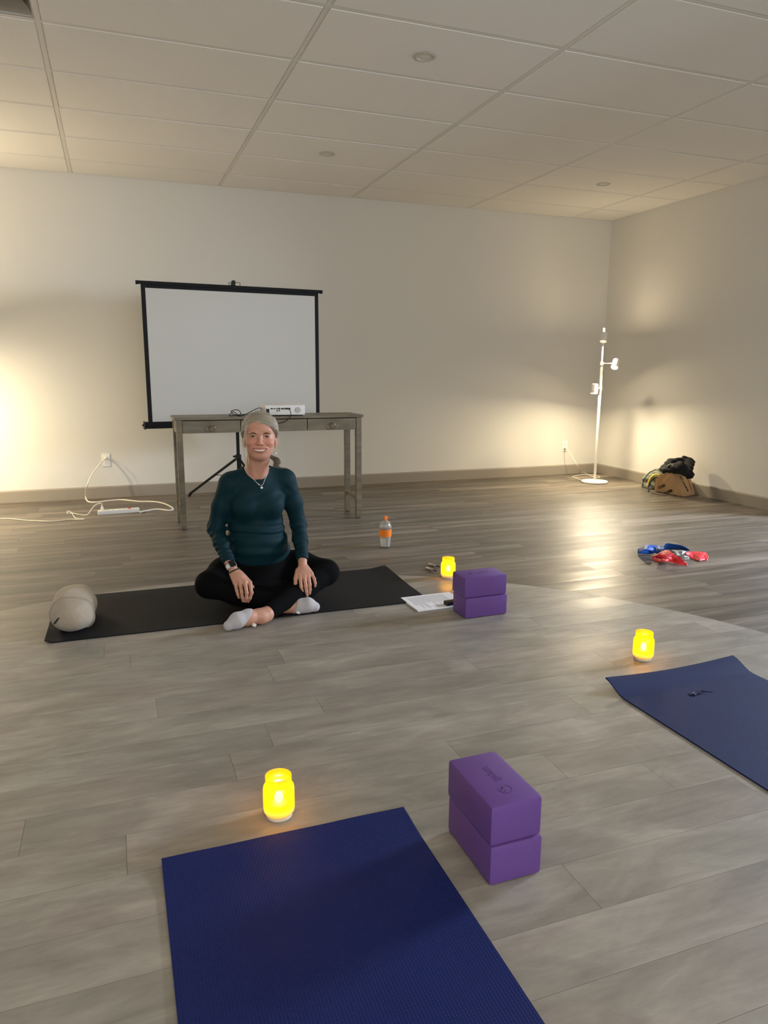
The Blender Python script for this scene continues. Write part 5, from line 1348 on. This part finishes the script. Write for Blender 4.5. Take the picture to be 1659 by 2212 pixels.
# ---- jewellery and watch
M_SILV = pm('silver_metal', srgb(225, 222, 214), 0.2, 1); M_PEARL = pm('pearl', srgb(240, 236, 228), 0.2)
ptsN = [P(528, 1010, 3.475), P(537, 1024, 3.475), P(546, 1033, 3.478), P(556, 1044, 3.474), P(566, 1048.5, 3.470), P(573, 1034, 3.472), P(578, 1022, 3.476), P(582, 1010, 3.486)]
bm = nb(); tube(bm, catmull(ptsN, 6), 0.0010, 6); nk = wpart(obj('necklace', bm, M_SILV, WOMAN, True))
bm = nb(); sph(bm, P(565, 1053.5, 3.464), 0.0062, n=14); obj('pendant', bm, M_PEARL, nk, True)
bm = nb(); sph(bm, P(559, 1046.5, 3.470), 0.0030, n=10); obj('charm', bm, M_PEARL, nk, True)
for s in (-1, 1):
    bm = nb(); p = Vector(Hp(s*0.0695, -0.054, 0.006)); q2 = p+Vector((0, 0, -0.024))
    tube(bm, [p, p.lerp(q2, 0.5)+Vector((0.002*s, 0, 0)), q2], 0.0007, 5); sph(bm, q2+Vector((0, 0, -0.004)), 0.0042, n=12); 
    if s == -1: tube(bm, [q2+Vector((0.005*math.cos(a), 0, -0.004+0.008*math.sin(a))) for a in [k*math.pi/8 for k in range(16)]], 0.0007, 5, closed=True)
    wpart(obj('earring', bm, M_PEARL, WOMAN, True))
def band(c, ax, r, wdt, th, mat, name, parent, squash=1.0):
    c, ax = Vector(c), Vector(ax).normalized(); m_ = ax.to_track_quat('Z', 'Y').to_matrix().to_4x4()
    bm = nb(); lathe(bm, [(r, -wdt/2), (r+th, -wdt/2), (r+th, wdt/2), (r, wdt/2)], 40, close=True)
    bmesh.ops.transform(bm, matrix=Matrix.Translation(c) @ m_, verts=bm.verts[:]); return wpart(obj(name, bm, mat, parent, True, 40))
C_, Wr = CU[-1], HANDS[-1]['wr']; ax = Wr-C_; axn = ax/np.linalg.norm(ax)
wc = C_+axn*0.022
wb = band(wc, axn, 0.0238, 0.020, 0.0020, M_WHITE, 'watch_band', WOMAN)
tocam = np.array([0, 0, CAM_Z])-wc; tocam /= np.linalg.norm(tocam); nrm = tocam+np.array([0.25, 0, 0.25]); nrm = nrm-axn*(nrm@axn); nrm /= np.linalg.norm(nrm)
sd = np.cross(axn, nrm); Mw = Matrix(((sd[0], axn[0], nrm[0]), (sd[1], axn[1], nrm[1]), (sd[2], axn[2], nrm[2])))
pc = Vector(wc+nrm*0.0275)
bm = nb(); box(bm, pc-Vector((0.0165, 0.0185, 0.004)), pc+Vector((0.0165, 0.0185, 0.004)), 0.0030, rot=Mw, seg=3); wcse = wpart(obj('watch_case', bm, M_SILV, WOMAN, True, 40))
pc2 = Vector(wc+nrm*0.0318)
bm = nb(); box(bm, pc2-Vector((0.0148, 0.0168, 0.0006)), pc2+Vector((0.0148, 0.0168, 0.0006)), 0.0004, rot=Mw, seg=1); obj('watch_face', bm, pm('watch_glass', srgb(4, 4, 6), 0.12), wcse, True, 40)
bc = C_+axn*0.052; q = Vector(axn).to_track_quat('Z', 'Y').to_matrix()
M_BEAD = pm('dark_beads', srgb(26, 24, 16), 0.3)
bm = nb()
for k in range(24):
    a = 2*math.pi*k/24; sph(bm, Vector(bc)+q @ Vector((0.0262*math.cos(a), 0.0245*math.sin(a), 0.004*math.sin(a))), 0.0038, n=8)
o = wpart(obj('bead_bracelet', bm, M_BEAD, WOMAN, True)); o['kind'] = 'stuff'
f = HANDS[-1]['f'][1]; rc = f[0]*0.45+f[1]*0.55
band(rc, f[1]-f[0], 0.0090, 0.0035, 0.0014, pm('gold_ring', srgb(220, 170, 120), 0.2, 1), 'ring', WOMAN)

# ------------------------------------------------------------------ jacket and grey bag (same surface builder)
M_JACK = pm('black_fleece', srgb(7, 7, 8), 0.85, var=0.3, vscale=12); M_GREY = pm('grey_green_cloth', srgb(120, 124, 108), 0.8, var=0.25, vscale=16, bump=0.3, bscale=40)
def JP(px, py, Y):
    q_ = P(px, py, Y); q_.x = min(q_.x, 5.125); return A3(q_)
def crease(X): return 0.007*np.sin(X[:, 0]*40-X[:, 2]*70+2.0*np.sin(X[:, 0]*18))+0.003*np.sin(X[:, 0]*90+X[:, 2]*120)
jk = [cone(JP(1434, 1014, 5.52), JP(1450, 1002, 5.50), 0.035, 0.040, 0.03), cone(JP(1450, 1002, 5.50), JP(1478, 998, 5.42), 0.042, 0.048, 0.03), cone(JP(1478, 998, 5.42), JP(1490, 996, 5.38), 0.048, 0.042, 0.03),
      cone(JP(1488, 1000, 5.36), JP(1489, 1024, 5.28), 0.042, 0.040, 0.02), cone(JP(1470, 1010, 5.36), JP(1484, 1026, 5.28), 0.045, 0.030, 0.02), cone(JP(1440, 1014, 5.46), JP(1470, 1010, 5.36), 0.036, 0.045, 0.03), cone(JP(1455, 1010, 5.40), JP(1478, 1014, 5.34), 0.034, 0.040, 0.03), cone(JP(1478, 1014, 5.34), JP(1487, 1024, 5.30), 0.034, 0.022, 0.02), half((5.148, 5.4, 0.2), (1, 0, 0), 0.004)]
V, Q = sdf_mesh(jk, (4.55, 5.15, 0.1), (5.2, 5.7, 0.5), 0.006, disp=crease)
t = empty('jacket', (5.0, 5.4, 0.2), 0, 'black jacket heaped on top of the tan paper bag by the right wall', 'jacket')
o = mesh_obj('cloth', V, Q, M_JACK, t); o.location = (-5.0, -5.4, -0.2)
bm = nb(); tube(bm, catmull([P(1441, 1014, 5.45), P(1443, 1006, 5.43), P(1449, 1003, 5.42), P(1456, 1006, 5.38)], 6), 0.010, 8, flat=0.4); o = obj('light_lining', bm, M_GREY, t, True); o.location = (-5.0, -5.4, -0.2); tag(o, 'grey lining fold of the black jacket')
gb = [cone(JP(1398, 1040, 5.90), JP(1410, 1030, 5.84), 0.055, 0.060, 0.03), cone(JP(1410, 1030, 5.84), JP(1425, 1025, 5.78), 0.060, 0.060, 0.03), cone(JP(1397, 1047, 5.90), JP(1410, 1048, 5.78), 0.040, 0.040, 0.03), half((0, 0, 0.003), (0, 0, -1), 0.003)]
V, Q = sdf_mesh(gb, (4.3, 5.5, 0.0), (5.25, 6.2, 0.4), 0.006, disp=crease)
t = empty('duffel_bag', (4.8, 5.75, 0.0), 0, 'grey-green cloth bag with a yellow strap, left of the tan paper bag', 'bag')
o = mesh_obj('bag_body', V, Q, M_GREY, t); o.location = (-4.8, -5.75, 0)
M_YEL = pm('yellow_webbing', srgb(226, 200, 70), 0.7)
def bstrap(name, pts, r, mat, fl_=0.35):
    bm = nb(); tube(bm, catmull(pts, 8), r, 8, flat=fl_); o = obj(name, bm, mat, t, True); o.location = (-4.8, -5.75, 0); return o
tag(bstrap('strap', [P(1399, 1051, 5.62), P(1402, 1040, 5.62), P(1408, 1030, 5.60), P(1416, 1025.5, 5.58), P(1424, 1027, 5.56)], 0.020, M_YEL, 0.5), 'yellow strap')
tag(bstrap('strap', [P(1402, 1062, 5.50), P(1401, 1052, 5.55), P(1406, 1040, 5.55), P(1413, 1032, 5.54), P(1420, 1031, 5.52)], 0.010, M_JACK), 'dark strap')
tag(bstrap('piping', [P(1388, 1050, 5.72), P(1391, 1036, 5.72), P(1402, 1022, 5.70), P(1416, 1014, 5.64)], 0.007, M_JACK, 0.6), 'black piping')
